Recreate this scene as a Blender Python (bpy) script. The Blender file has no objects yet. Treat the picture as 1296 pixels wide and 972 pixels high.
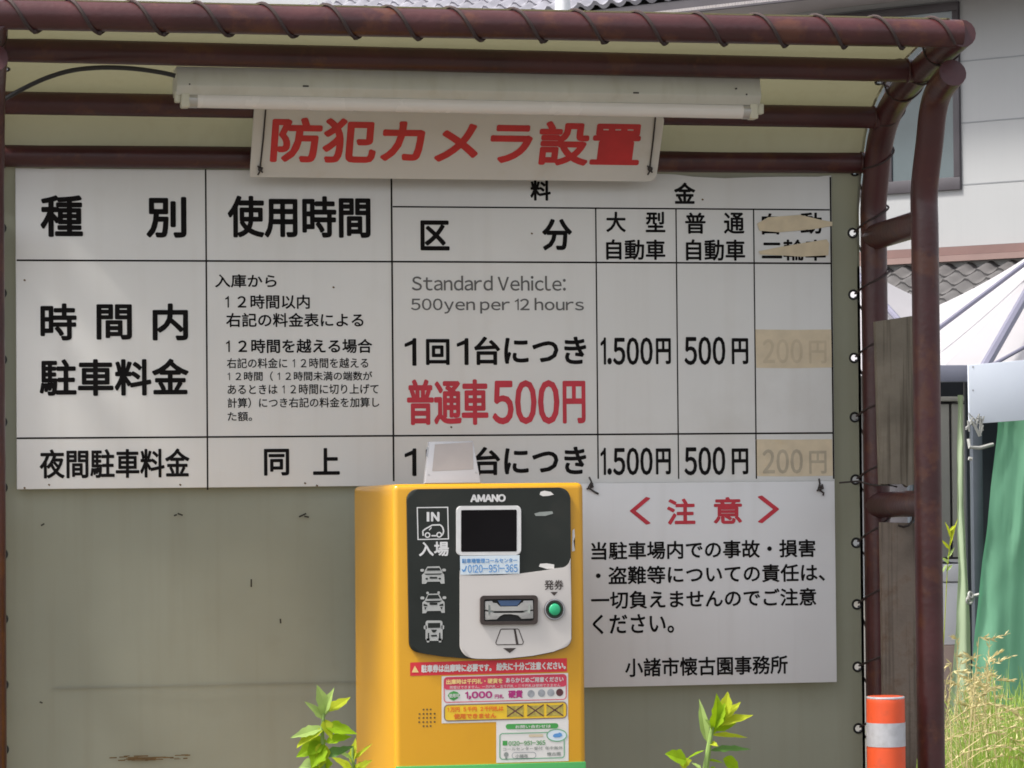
import bpy, bmesh, math, random
from mathutils import Vector, Matrix, noise
R = math.radians
random.seed(7)
sc = bpy.context.scene
COL = sc.collection

# ------------------------------------------------------------------ camera
FPX = 4187.0
CAM = Vector((-0.342, -7.085, 1.348))
YAW, PITCH, ROLL = R(11.29), R(1.51), R(-0.50)
BOARD_TOP = 2.0
fw = Vector((math.sin(YAW)*math.cos(PITCH), math.cos(YAW)*math.cos(PITCH), math.sin(PITCH)))
rt = Vector((math.cos(YAW), -math.sin(YAW), 0))
up = rt.cross(fw)
rt2 = math.cos(ROLL)*rt + math.sin(ROLL)*up
up2 = -math.sin(ROLL)*rt + math.cos(ROLL)*up
cd = bpy.data.cameras.new('camera')
cd.sensor_width = 36.0
cd.lens = FPX/1296*36.0
cd.clip_end = 2000
cam = bpy.data.objects.new('camera', cd)
cam.matrix_world = Matrix(((rt2.x, up2.x, -fw.x, CAM.x), (rt2.y, up2.y, -fw.y, CAM.y), (rt2.z, up2.z, -fw.z, CAM.z), (0, 0, 0, 1)))
COL.objects.link(cam)
sc.camera = cam

# ------------------------------------------------------------------ light
SUN_EL, SUN_AZ = R(57), R(-101)       # azimuth measured from +y towards +x
w = bpy.data.worlds.new('World'); sc.world = w; w.use_nodes = True
nt = w.node_tree
sky = nt.nodes.new('ShaderNodeTexSky'); sky.sky_type = 'NISHITA'; sky.sun_disc = False
sky.sun_elevation = SUN_EL; sky.sun_rotation = SUN_AZ
sky.air_density = 1.0; sky.dust_density = 4.0; sky.ozone_density = 1.0
hs_ = nt.nodes.new('ShaderNodeHueSaturation'); hs_.inputs['Saturation'].default_value = 0.35   # thin bright cloud
nt.links.new(sky.outputs[0], hs_.inputs['Color']); nt.links.new(hs_.outputs[0], nt.nodes['Background'].inputs[0])
nt.nodes['Background'].inputs[1].default_value = 0.13
sd = bpy.data.lights.new('sun', 'SUN'); sd.energy = 2.2; sd.angle = R(9); sd.color = (1, 0.96, 0.9)
so = bpy.data.objects.new('sun', sd)
sdir = Vector((math.sin(SUN_AZ)*math.cos(SUN_EL), math.cos(SUN_AZ)*math.cos(SUN_EL), math.sin(SUN_EL)))
so.rotation_euler = sdir.to_track_quat('Z', 'Y').to_euler()
so.location = (0, 3, 12)
COL.objects.link(so)
sc.view_settings.view_transform = 'Standard'
sc.view_settings.look = 'None'
sc.view_settings.exposure = 1.12
sc.view_settings.gamma = 1
sc.render.engine = 'CYCLES'
sc.cycles.use_denoising = True
sc.cycles.max_bounces = 8
sc.cycles.pixel_filter_type = 'BLACKMAN_HARRIS'
sc.cycles.filter_width = 1.7

# ------------------------------------------------------------------ pixel -> place
def ray(u, v):
    return fw + rt2*((u-648)/FPX) - up2*((v-486)/FPX)
def PY(u, v, y):
    d = ray(u, v); return CAM + d*((y-CAM.y)/d.y)
def PX(u, v, x):
    d = ray(u, v); return CAM + d*((x-CAM.x)/d.x)
def PP(u, v, o, n):
    d = ray(u, v); return CAM + d*((o-CAM).dot(n)/d.dot(n))
def proj(p):
    q = p-CAM; z = q.dot(fw); return 648+FPX*q.dot(rt2)/z, 486-FPX*q.dot(up2)/z

class Plane:
    """a flat working surface: origin o, right ex, up ey, outward normal n (towards the viewer)"""
    def __init__(s, o, ex, ey):
        s.o = o; s.ex = ex.normalized(); s.ey = ey.normalized(); s.n = s.ex.cross(s.ey).normalized()
    def loc(s, u, v):
        p = PP(u, v, s.o, s.n)-s.o; return p.dot(s.ex), p.dot(s.ey)
    def pt(s, a, b, d=0.0):
        return s.o + s.ex*a + s.ey*b + s.n*d
    def at(s, u, v, d=0.0):
        a, b = s.loc(u, v); return s.pt(a, b, d)
def yplane(y):
    return Plane(Vector((0, y, 0)), Vector((1, 0, 0)), Vector((0, 0, 1)))

# ------------------------------------------------------------------ materials
def mat(name, c, rough=0.6, var=0.12, scale=6.0, metal=0.0, spec=0.5, bump=0.0, bscale=40.0, c2=None, c2amt=0.0,
        c2scale=3.0, c2sharp=0.08, trans=None, tfac=0.4, coat=0.0, streak=None, streak_amt=0.0, sscale=(28, 28, 1.2)):
    m = bpy.data.materials.new(name); m.use_nodes = True
    t = m.node_tree; N = t.nodes; L = t.links
    b = N['Principled BSDF']
    b.inputs['Roughness'].default_value = rough
    b.inputs['Metallic'].default_value = metal
    b.inputs['Specular IOR Level'].default_value = spec
    b.inputs['Coat Weight'].default_value = coat
    tc = N.new('ShaderNodeTexCoord')
    nz = N.new('ShaderNodeTexNoise'); nz.inputs['Scale'].default_value = scale; nz.inputs['Detail'].default_value = 5
    L.new(tc.outputs['Object'], nz.inputs['Vector'])
    rp = N.new('ShaderNodeValToRGB')
    rp.color_ramp.elements[0].position = 0.3; rp.color_ramp.elements[1].position = 0.7
    rp.color_ramp.elements[0].color = (*[x*(1-var) for x in c], 1)
    rp.color_ramp.elements[1].color = (*[min(1, x*(1+var)) for x in c], 1)
    L.new(nz.outputs['Fac'], rp.inputs[0])
    out = rp.outputs[0]
    def mix(fac, col_in, col):
        x = N.new('ShaderNodeMix'); x.data_type = 'RGBA'
        L.new(fac, x.inputs[0]); L.new(col_in, x.inputs[6]); x.inputs[7].default_value = (*col, 1)
        return x.outputs[2]
    if c2 is not None:
        n2 = N.new('ShaderNodeTexNoise'); n2.inputs['Scale'].default_value = c2scale; n2.inputs['Detail'].default_value = 7
        n2.inputs['Roughness'].default_value = 0.65
        L.new(tc.outputs['Object'], n2.inputs['Vector'])
        r2 = N.new('ShaderNodeValToRGB')
        r2.color_ramp.elements[0].position = 0.62-c2amt*0.3; r2.color_ramp.elements[1].position = 0.62-c2amt*0.3+c2sharp
        L.new(n2.outputs['Fac'], r2.inputs[0])
        out = mix(r2.outputs[0], out, c2)
    if streak is not None:
        mp = N.new('ShaderNodeMapping'); mp.inputs['Scale'].default_value = sscale
        L.new(tc.outputs['Object'], mp.inputs[0])
        n3 = N.new('ShaderNodeTexNoise'); n3.inputs['Scale'].default_value = 1.0; n3.inputs['Detail'].default_value = 6
        L.new(mp.outputs[0], n3.inputs['Vector'])
        r3 = N.new('ShaderNodeValToRGB'); r3.color_ramp.elements[0].position = 0.5; r3.color_ramp.elements[1].position = 0.75
        r3.color_ramp.elements[1].color = (streak_amt,)*3+(1,)
        L.new(n3.outputs['Fac'], r3.inputs[0])
        out = mix(r3.outputs[0], out, streak)
    L.new(out, b.inputs['Base Color'])
    rr = N.new('ShaderNodeMapRange'); rr.inputs[3].default_value = max(0.02, rough-0.1); rr.inputs[4].default_value = min(1, rough+0.12)
    L.new(nz.outputs['Fac'], rr.inputs[0]); L.new(rr.outputs[0], b.inputs['Roughness'])
    if bump > 0:
        nb = N.new('ShaderNodeTexNoise'); nb.inputs['Scale'].default_value = bscale; nb.inputs['Detail'].default_value = 6
        L.new(tc.outputs['Object'], nb.inputs['Vector'])
        bp = N.new('ShaderNodeBump'); bp.inputs['Strength'].default_value = bump; bp.inputs['Distance'].default_value = 0.01
        L.new(nb.outputs['Fac'], bp.inputs['Height']); L.new(bp.outputs[0], b.inputs['Normal'])
    if trans is not None:
        tr = N.new('ShaderNodeBsdfTranslucent'); tr.inputs[0].default_value = (*trans, 1)
        mx = N.new('ShaderNodeMixShader'); mx.inputs[0].default_value = tfac
        L.new(b.outputs[0], mx.inputs[1]); L.new(tr.outputs[0], mx.inputs[2])
        L.new(mx.outputs[0], N['Material Output'].inputs[0])
    return m

M = {}
M['ground'] = mat('gravel ground', (0.11, 0.102, 0.09), 0.95, 0.35, 30, bump=0.6, bscale=60)
M['pipe'] = mat('brown painted pipe', (0.056, 0.0135, 0.0145), 0.36, 0.25, 9, spec=0.55, c2=(0.085, 0.026, 0.015), c2amt=0.25, c2scale=11, bump=0.1, bscale=90)
M['tarp'] = mat('olive tarpaulin', (0.250, 0.260, 0.215), 0.65, 0.09, 3, bump=0.22, bscale=7, trans=(0.42, 0.39, 0.22), tfac=0.15, c2=(0.19, 0.185, 0.145), c2amt=0.2, c2scale=2.2, c2sharp=0.3, streak=(0.17, 0.16, 0.125), streak_amt=0.28)
M['seam'] = mat('tarpaulin double layer', (0.32, 0.305, 0.25), 0.7, 0.07, 4, trans=(0.45, 0.40, 0.20), tfac=0.08)
M['board'] = mat('white enamel board', (0.71, 0.70, 0.675), 0.36, 0.05, 2.2, c2=(0.63, 0.61, 0.57), c2amt=0.25, c2scale=2.5, c2sharp=0.3, bump=0.035, bscale=3, streak=(0.54, 0.50, 0.44), streak_amt=0.13)
M['notice'] = mat('white notice board', (0.69, 0.685, 0.685), 0.4, 0.04, 3, streak=(0.52, 0.50, 0.48), streak_amt=0.2)
M['hang'] = mat('white hanging sign', (0.62, 0.60, 0.56), 0.4, 0.05, 5, c2=(0.55, 0.51, 0.44), c2amt=0.2, c2scale=8, c2sharp=0.25)
M['ink'] = mat('black lettering', (0.010, 0.009, 0.009), 0.8, 0.25, 20, spec=0.08)
M['inkgrey'] = mat('grey thin lettering', (0.11, 0.105, 0.10), 0.5, 0.1, 20)
M['inkred'] = mat('red lettering', (0.50, 0.022, 0.040), 0.45, 0.14, 18)
M['inkscarlet'] = mat('scarlet lettering', (0.55, 0.028, 0.030), 0.45, 0.12, 18)
M['inkfaded'] = mat('lettering showing through tape', (0.42, 0.36, 0.265), 0.5, 0.15, 30)
M['inkfainter'] = mat('lettering almost hidden by tape', (0.53, 0.44, 0.31), 0.5, 0.1, 30)
M['tape'] = mat('yellowed tape', (0.61, 0.51, 0.36), 0.5, 0.08, 30, c2=(0.62, 0.48, 0.28), c2amt=0.2, c2scale=25, c2sharp=0.3)
M['strip'] = mat('yellowed peeling strip', (0.62, 0.52, 0.36), 0.6, 0.12, 25)
M['darkline'] = mat('black grid and shadow line', (0.014, 0.012, 0.011), 0.7, 0.2, 30, spec=0.1)  # also paints the shadow gap at the board's right edge
M['wire'] = mat('dark binding wire', (0.03, 0.022, 0.02), 0.5, 0.2, 60)
M['rope'] = mat('brown lashing cord', (0.042, 0.026, 0.024), 0.8, 0.2, 80)
M['eyelet'] = mat('black eyelet ring', (0.015, 0.015, 0.015), 0.35, 0.2, 60)
M['cable'] = mat('black cable', (0.02, 0.018, 0.018), 0.5, 0.1, 30)
M['lampbody'] = mat('cream lamp housing', (0.60, 0.60, 0.54), 0.4, 0.05, 8, streak=(0.42, 0.39, 0.28), streak_amt=0.3)
M['tube'] = mat('white glass tube', (0.78, 0.74, 0.70), 0.25, 0.03, 8)
M['socket'] = mat('ivory plastic', (0.62, 0.60, 0.48), 0.4, 0.05, 20)
M['metalband'] = mat('tube end metal', (0.5, 0.48, 0.45), 0.35, 0.05, 20, metal=0.6)
M['wood'] = mat('weathered grey plank', (0.185, 0.16, 0.125), 0.9, 0.3, 9, spec=0.15, bump=0.3, bscale=60, streak=(0.045, 0.034, 0.024), streak_amt=0.95, sscale=(85, 85, 3.0))
M['woodbrown'] = mat('weathered brown plank', (0.17, 0.14, 0.115), 0.9, 0.3, 9, spec=0.15, c2=(0.10, 0.055, 0.03), c2amt=0.35, c2scale=9, c2sharp=0.2, bump=0.3, bscale=60, streak=(0.04, 0.03, 0.022), streak_amt=0.95, sscale=(70, 70, 2.0))
M['yellow'] = mat('yellow orange coat', (0.60, 0.295, 0.008), 0.33, 0.04, 3, coat=0.15, bump=0.02, bscale=150, c2=(0.54, 0.26, 0.010), c2amt=0.25, c2scale=7, c2sharp=0.4)
M['green'] = mat('green painted base', (0.06, 0.33, 0.085), 0.4, 0.08, 6)
M['panelgrey'] = mat('dark grey plastic', (0.020, 0.023, 0.020), 0.42, 0.15, 9, spec=0.3, c2=(0.035, 0.033, 0.028), c2amt=0.1, c2scale=9, c2sharp=0.3)
M['panelwhite'] = mat('warm white plastic', (0.60, 0.56, 0.53), 0.42, 0.03, 4)
M['screen'] = mat('black display glass', (0.007, 0.006, 0.007), 0.2, 0.1, 8, spec=0.15)
M['icon'] = mat('pale grey print', (0.42, 0.42, 0.40), 0.5, 0.08, 40)
M['iconwhite'] = mat('white print', (0.66, 0.65, 0.64), 0.5, 0.06, 40)
M['slotdark'] = mat('dark slot surround', (0.045, 0.032, 0.028), 0.4, 0.1, 40)
M['slotgrey'] = mat('grey slot mouth', (0.40, 0.39, 0.37), 0.4, 0.06, 40)
M['slotblue'] = mat('blue slot insert', (0.06, 0.11, 0.22), 0.35, 0.1, 40)
M['black'] = mat('black recess', (0.008, 0.008, 0.008), 0.6, 0.1, 30)
M['button'] = mat('green button', (0.006, 0.035, 0.018), 0.25, 0.1, 60)
M['buttonlit'] = mat('green button face', (0.03, 0.42, 0.19), 0.3, 0.1, 60)
M['stwhite'] = mat('white sticker', (0.70, 0.67, 0.64), 0.4, 0.03, 20)
M['stblue'] = mat('pale blue sticker', (0.62, 0.70, 0.76), 0.4, 0.03, 20)
M['stred'] = mat('red sticker', (0.66, 0.03, 0.045), 0.38, 0.06, 20)
M['stpink'] = mat('crimson band', (0.62, 0.05, 0.10), 0.38, 0.08, 20)
M['styellow'] = mat('yellow sticker panel', (0.80, 0.52, 0.03), 0.38, 0.06, 20)
M['stgreen'] = mat('green print', (0.06, 0.32, 0.07), 0.4, 0.08, 30)
M['stframe'] = mat('soft green frame print', (0.18, 0.40, 0.24), 0.4, 0.08, 30)
M['prpurple'] = mat('purple print', (0.45, 0.03, 0.20), 0.4, 0.08, 30)
M['prorange'] = mat('orange print', (0.75, 0.18, 0.02), 0.4, 0.08, 30)
M['prlight'] = mat('light yellow print', (0.85, 0.62, 0.25), 0.4, 0.08, 30)
M['prblue'] = mat('blue print', (0.10, 0.28, 0.58), 0.4, 0.08, 30)
M['prgreytxt'] = mat('grey print', (0.26, 0.28, 0.26), 0.4, 0.08, 30)
M['coin'] = mat('grey coin print', (0.32, 0.33, 0.35), 0.4, 0.2, 120)
M['coindark'] = mat('dark coin print', (0.10, 0.03, 0.035), 0.4, 0.2, 120)
M['note'] = mat('bank note print', (0.42, 0.33, 0.07), 0.4, 0.25, 200)
M['unit'] = mat('white plastic unit', (0.42, 0.42, 0.44), 0.35, 0.03, 20)
M['unitface'] = mat('grey face', (0.31, 0.283, 0.272), 0.5, 0.04, 30)
M['orange'] = mat('orange flexible plastic', (0.78, 0.095, 0.025), 0.5, 0.1, 12, c2=(0.55, 0.085, 0.035), c2amt=0.2, c2scale=22, c2sharp=0.25)
M['reflect'] = mat('silver white reflective tape', (0.48, 0.48, 0.50), 0.4, 0.1, 60, c2=(0.34, 0.33, 0.32), c2amt=0.25, c2scale=25, c2sharp=0.25)
M['siding'] = mat('white siding panel', (0.335, 0.34, 0.345), 0.6, 0.04, 0.8, streak=(0.28, 0.29, 0.30), streak_amt=0.12)
M['joint'] = mat('siding joint', (0.22, 0.23, 0.24), 0.7, 0.1, 3)
M['plaster'] = mat('white plaster', (0.72, 0.70, 0.66), 0.8, 0.05, 1)
M['winframe'] = mat('grey brown window frame', (0.065, 0.058, 0.066), 0.45, 0.1, 3)
M['glass'] = mat('window glass', (0.075, 0.10, 0.11), 0.08, 0.1, 2, spec=0.7)
M['fascia'] = mat('faded brown fascia', (0.17, 0.10, 0.09), 0.6, 0.12, 3)
M['fascialight'] = mat('faded pink flashing', (0.22, 0.145, 0.13), 0.6, 0.1, 3)
M['soffit'] = mat('grey soffit', (0.40, 0.37, 0.37), 0.7, 0.06, 2)
M['tile'] = mat('grey kawara tile', (0.115, 0.110, 0.110), 0.5, 0.25, 4)
M['tilelight'] = mat('silver glazed tile', (0.24, 0.235, 0.265), 0.5, 0.25, 4, spec=0.4)
M['pole'] = mat('white enamelled pole', (0.75, 0.75, 0.78), 0.4, 0.04, 5)
M['canvas'] = mat('white tent fabric', (0.58, 0.56, 0.58), 0.7, 0.06, 2, trans=(0.55, 0.52, 0.53), tfac=0.4, bump=0.15, bscale=5)
M['rib'] = mat('grey lilac tent bar', (0.17, 0.165, 0.22), 0.5, 0.08, 4)
M['beam'] = mat('slate blue beam', (0.13, 0.135, 0.175), 0.5, 0.1, 4)
M['banner'] = mat('pale blue white panel', (0.58, 0.62, 0.70), 0.5, 0.05, 3)
M['darkpole'] = mat('dark steel post', (0.055, 0.065, 0.08), 0.45, 0.15, 6)
M['greensheet'] = mat('green curtain sheet', (0.19, 0.44, 0.28), 0.55, 0.14, 2.2, trans=(0.10, 0.42, 0.20), tfac=0.35, bump=0.05, bscale=12)
M['palesheet'] = mat('pale green sheet', (0.42, 0.52, 0.34), 0.6, 0.1, 3, trans=(0.5, 0.6, 0.35), tfac=0.3)
M['cabinet'] = mat('grey beige panel', (0.33, 0.34, 0.31), 0.6, 0.08, 4)
M['whitebox'] = mat('white box', (0.82, 0.83, 0.86), 0.5, 0.04, 3)
M['brownbox'] = mat('brown board', (0.30, 0.23, 0.20), 0.8, 0.15, 8)
M['tie'] = mat('white plastic tie', (0.34, 0.34, 0.32), 0.5, 0.05, 30)
M['shadefill'] = mat('dark interior shade', (0.012, 0.016, 0.022), 0.9, 0.2, 5)  # near-black colour in place of the shade inside the tent
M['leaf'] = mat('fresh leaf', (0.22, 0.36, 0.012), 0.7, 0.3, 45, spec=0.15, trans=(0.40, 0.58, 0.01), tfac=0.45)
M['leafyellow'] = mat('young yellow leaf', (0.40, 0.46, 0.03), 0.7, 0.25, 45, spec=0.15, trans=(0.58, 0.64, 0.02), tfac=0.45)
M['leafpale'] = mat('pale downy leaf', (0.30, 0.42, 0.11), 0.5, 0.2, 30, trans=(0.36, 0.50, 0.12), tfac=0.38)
M['leafdark'] = mat('dark green leaf', (0.08, 0.18, 0.03), 0.5, 0.2, 30, trans=(0.12, 0.28, 0.02), tfac=0.3)  # deeper green than the other leaf colours
M['stem'] = mat('green stem', (0.24, 0.36, 0.09), 0.5, 0.2, 30, trans=(0.3, 0.45, 0.06), tfac=0.2)
M['grassgreen'] = mat('green grass', (0.26, 0.36, 0.07), 0.6, 0.4, 8, trans=(0.34, 0.50, 0.06), tfac=0.4)
M['grassdry'] = mat('dry grass', (0.56, 0.48, 0.25), 0.7, 0.3, 8, trans=(0.62, 0.52, 0.22), tfac=0.35)
M['rust'] = mat('rust stain', (0.12, 0.075, 0.03), 0.9, 0.3, 60)
M['tear'] = mat('dark tear', (0.03, 0.026, 0.02), 0.9, 0.2, 60)

# ------------------------------------------------------------------ mesh helpers
def tag(o, label=None, cat=None, group=None, kind=None):
    if label: o['label'] = label
    if cat: o['category'] = cat
    if group: o['group'] = group
    if kind: o['kind'] = kind
    return o
def thing(name, loc, label, cat, group=None):
    o = bpy.data.objects.new(name, None); o.empty_display_size = 0.1
    o.location = loc; COL.objects.link(o)
    return tag(o, label, cat, group)
def worigin(o):
    p = Vector((0, 0, 0))
    while o is not None:
        p += o.location; o = o.parent
    return p
class MB:
    """collects shapes in world coordinates; build() links them as one mesh object"""
    def __init__(s):
        s.v = []; s.f = []; s.mi = []; s.sm = []
    def add(s, verts, faces, mi=0, smooth=False):
        b = len(s.v); s.v += [Vector(p) for p in verts]
        for f in faces:
            s.f.append([b+i for i in f]); s.mi.append(mi); s.sm.append(smooth)
    def bm(s, bm, mi=0, smooth=False):
        bm.verts.ensure_lookup_table(); bm.verts.index_update()
        s.add([v.co.copy() for v in bm.verts], [[v.index for v in f.verts] for f in bm.faces], mi, smooth); bm.free()
    def box(s, a, b, bevel=0.0, seg=2, mi=0):
        lo = Vector([min(a[i], b[i]) for i in range(3)]); hi = Vector([max(a[i], b[i]) for i in range(3)])
        m = bmesh.new(); bmesh.ops.create_cube(m, size=1)
        for v in m.verts: v.co = Vector([(lo[i]+hi[i])/2+v.co[i]*(hi[i]-lo[i]) for i in range(3)])
        if bevel > 0: bmesh.ops.bevel(m, geom=list(m.edges), offset=bevel, segments=seg, affect='EDGES', profile=0.5)
        s.bm(m, mi, bevel > 0); return s
    def prism(s, pts, off, mi=0, bevel=0.0):
        """flat polygon pts (world, seen side first) with thickness vector off"""
        m = bmesh.new()
        vs = [m.verts.new(p) for p in pts]
        f = m.faces.new(vs)
        vb = [m.verts.new(Vector(p)+off) for p in pts]
        n = len(pts)
        m.faces.new(vb[::-1])
        for i in range(n): m.faces.new((vs[(i+1) % n], vs[i], vb[i], vb[(i+1) % n]))
        if bevel > 0:
            bmesh.ops.bevel(m, geom=list(f.edges), offset=bevel, segments=2, affect='EDGES', profile=0.5)
        bmesh.ops.triangulate(m, faces=[q for q in m.faces if len(q.verts) > 4])
        bmesh.ops.recalc_face_normals(m, faces=m.faces[:])
        s.bm(m, mi, bevel > 0); return s
    def flat(s, pts, mi=0):
        m = bmesh.new(); vs = [m.verts.new(p) for p in pts]; f = m.faces.new(vs)
        bmesh.ops.triangulate(m, faces=[f]); s.bm(m, mi); return s
    def tube(s, pts, r, n=10, caps=True, mi=0, rs=None):
        pts = [Vector(p) for p in pts]
        k = len(pts); rings = []
        t0 = (pts[1]-pts[0]).normalized()
        ref = Vector((0, 0, 1)) if abs(t0.z) < 0.9 else Vector((1, 0, 0))
        a = t0.cross(ref).normalized()
        for i in range(k):
            t = (pts[min(i+1, k-1)]-pts[max(i-1, 0)]).normalized()
            a = (a-t*a.dot(t)); a = a.normalized() if a.length > 1e-6 else t.orthogonal().normalized()
            b = t.cross(a)
            rr = rs[i] if rs else r
            rings.append([pts[i]+(a*math.cos(2*math.pi*j/n)+b*math.sin(2*math.pi*j/n))*rr for j in range(n)])
        vs = [p for g in rings for p in g]; fs = []
        for i in range(k-1):
            for j in range(n):
                fs.append((i*n+j, i*n+(j+1) % n, (i+1)*n+(j+1) % n, (i+1)*n+j))
        if caps:
            fs.append(tuple(range(n-1, -1, -1))); fs.append(tuple((k-1)*n+j for j in range(n)))
        s.add(vs, fs, mi, True); return s
    def disc(s, c, n, r, d=0.0, seg=20, mi=0):
        n = n.normalized(); a = n.orthogonal().normalized(); b = n.cross(a)
        p = [c+(a*math.cos(2*math.pi*j/seg)+b*math.sin(2*math.pi*j/seg))*r for j in range(seg)]
        if d: s.prism([q+n*d for q in p], -n*d, mi)
        else: s.add(p, [tuple(range(seg))], mi)
        return s
    def torus(s, c, n, R0, r, seg=24, k=8, mi=0):
        n = n.normalized(); a = n.orthogonal().normalized(); b = n.cross(a); vs = []; fs = []
        for i in range(seg):
            d = a*math.cos(2*math.pi*i/seg)+b*math.sin(2*math.pi*i/seg)
            for j in range(k):
                q = 2*math.pi*j/k
                vs.append(c+d*(R0+r*math.cos(q))+n*(r*math.sin(q)))
        for i in range(seg):
            for j in range(k):
                fs.append((i*k+j, ((i+1) % seg)*k+j, ((i+1) % seg)*k+(j+1) % k, i*k+(j+1) % k))
        s.add(vs, fs, mi, True); return s
    def blob(s, c, r, mi=0):
        m = bmesh.new(); bmesh.ops.create_icosphere(m, subdivisions=2, radius=r)
        for v in m.verts: v.co = v.co*(1+0.35*noise.noise(v.co*60+Vector(c)*9))+Vector(c)
        s.bm(m, mi, True); return s
    def build(s, name, mats, parent=None, angle=35):
        if not isinstance(mats, (list, tuple)): mats = [mats]
        me = bpy.data.meshes.new(name)
        if parent is not None:
            o0 = worigin(parent)
        else:
            xs = [p.x for p in s.v]; ys = [p.y for p in s.v]; zs = [p.z for p in s.v]
            o0 = Vector(((min(xs)+max(xs))/2, (min(ys)+max(ys))/2, min(zs)))
        me.from_pydata([tuple(p-o0) for p in s.v], [], s.f)
        for m in mats: me.materials.append(m)
        me.polygons.foreach_set('material_index', s.mi)
        me.polygons.foreach_set('use_smooth', s.sm)
        me.update()
        if any(s.sm): me.set_sharp_from_angle(angle=R(angle))
        o = bpy.data.objects.new(name, me); COL.objects.link(o)
        if parent is not None: o.parent = parent
        else: o.location = o0
        return o

# ------------------------------------------------------------------ lettering
_gc = {}
def glyph(s):
    if s not in _gc:
        c = bpy.data.curves.new('t', 'FONT'); c.body = s; c.resolution_u = 3
        o = bpy.data.objects.new('t', c); COL.objects.link(o)
        dg = bpy.context.evaluated_depsgraph_get()
        me = bpy.data.meshes.new_from_object(o.evaluated_get(dg))
        v = [(p.co.x, p.co.y) for p in me.vertices]; f = [list(p.vertices) for p in me.polygons]
        bpy.data.objects.remove(o); bpy.data.curves.remove(c); bpy.data.meshes.remove(me)
        _gc[s] = (v, f)
    return _gc[s]
def full(ch):
    return chr(ord(ch)+0xFEE0) if 33 <= ord(ch) <= 126 else ch
def one_(x):
    h = max(p[1] for p in glyph('２')[0]); k = h
    return [(x+0.20*k, 0), (x+0.27*k, 0), (x+0.27*k, h), (x+0.215*k, h), (x+0.20*k, h*0.93), (x, h*0.80), (x, h*0.72), (x+0.20*k, h*0.83)], [[0, 1, 2, 3, 4, 7], [5, 6, 7, 4]]
def outline(s, mode, gap=0.09):
    """(verts, faces) of a line of lettering; 'run' keeps even character cells, 'ink' sets each glyph by its own width"""
    V = []; F = []; x = 0
    if mode == 'run':
        w1 = [max(p[0] for p in glyph(q)[0]) for q in ('国', '国国')]; adv = w1[1]-w1[0]
        for ch in s:
            v, f = one_(0.5*adv-0.06) if ch == '1' else glyph(full(ch))
            if ch == ' ': x += adv*0.5; continue
            b = len(V); V += [(p[0]+x, p[1]) for p in v]; F += [[b+i for i in q] for q in f]; x += adv
        return V, F
    for ch in s:
        if ch == ' ': x += 0.22; continue
        v, f = one_(0) if ch == '1' else glyph(full(ch))
        if not v: continue
        a = min(p[0] for p in v); e = max(p[0] for p in v); b = len(V)
        V += [(p[0]-a+x, p[1]) for p in v]; F += [[b+i for i in q] for q in f]
        x += e-a+gap
    return V, F
_lift = [0]
def text(mb, pl, s, x0, y0, x1, y1, bold=0.0, mode='run', d=0.0006, gap=0.09, mi=0):
    """lettering s fitted to the box x0..x1, y0..y1 (photo pixels) on the plane pl; bold in photo pixels"""
    V, F = outline(s, mode, gap)
    a0 = min(p[0] for p in V); a1 = max(p[0] for p in V); b0 = min(p[1] for p in V); b1 = max(p[1] for p in V)
    um, vm = (x0+x1)/2, (y0+y1)/2
    L = pl.loc(x0+bold, vm)[0]; Rr = pl.loc(x1-bold, vm)[0]; T = pl.loc(um, y0+bold)[1]; B = pl.loc(um, y1-bold)[1]
    # the line's own slight slope across the plane is zero: it runs along ex
    br = abs(pl.loc(um+bold, vm)[0]-pl.loc(um, vm)[0])
    kx = (Rr-L)/max(1e-6, a1-a0); ky = (T-B)/max(1e-6, b1-b0)
    n = 1 if bold <= 0 else (6 if bold < 0.8 else 10)
    for k in range(n):
        dx = br*math.cos(2*math.pi*k/n+0.3) if n > 1 else 0
        dy = br*math.sin(2*math.pi*k/n+0.3) if n > 1 else 0
        _lift[0] = (_lift[0]+1) % 12
        dd = d+0.00003*_lift[0]
        mb.add([pl.pt(L+(p[0]-a0)*kx+dx, B+(p[1]-b0)*ky+dy, dd) for p in V], F, mi)
def label_mesh(name, parent, m, pl, items, d=0.0006):
    mb = MB()
    for it in items:
        text(mb, pl, *it[:5], bold=it[5] if len(it) > 5 else 0, mode=it[6] if len(it) > 6 else 'run', d=d, gap=it[7] if len(it) > 7 else 0.09)
    return mb.build(name, m, parent)
def rect(mb, pl, x0, y0, x1, y1, d=0.0006, mi=0):
    um, vm = (x0+x1)/2, (y0+y1)/2
    a0 = pl.loc(x0, vm)[0]; a1 = pl.loc(x1, vm)[0]; b0 = pl.loc(um, y1)[1]; b1 = pl.loc(um, y0)[1]
    mb.add([pl.pt(a0, b0, d), pl.pt(a1, b0, d), pl.pt(a1, b1, d), pl.pt(a0, b1, d)], [(0, 1, 2, 3)], mi)
def poly(mb, pl, pts, d=0.0006, mi=0):
    mb.flat([pl.at(u, v, d) for u, v in pts], mi)
def line(mb, pl, p, q, wpx, d=0.0006, mi=0):
    a = Vector(p); b = Vector(q); t = (b-a).normalized(); n = Vector((-t.y, t.x))*wpx/2
    poly(mb, pl, [a+n, b+n, b-n, a-n], d, mi)
def rrect_px(x0, y0, x1, y1, r, k=5, slope=0.0):
    out = []
    for cx, cy, s in ((x1-r, y0+r, -90), (x1-r, y1-r, 0), (x0+r, y1-r, 90), (x0+r, y0+r, 180)):
        for i in range(k+1):
            q = R(s+90*i/k); out.append((cx+r*math.cos(q), cy+r*math.sin(q)))
    return [(u, v+slope*(u-x0)) for u, v in out]
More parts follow.
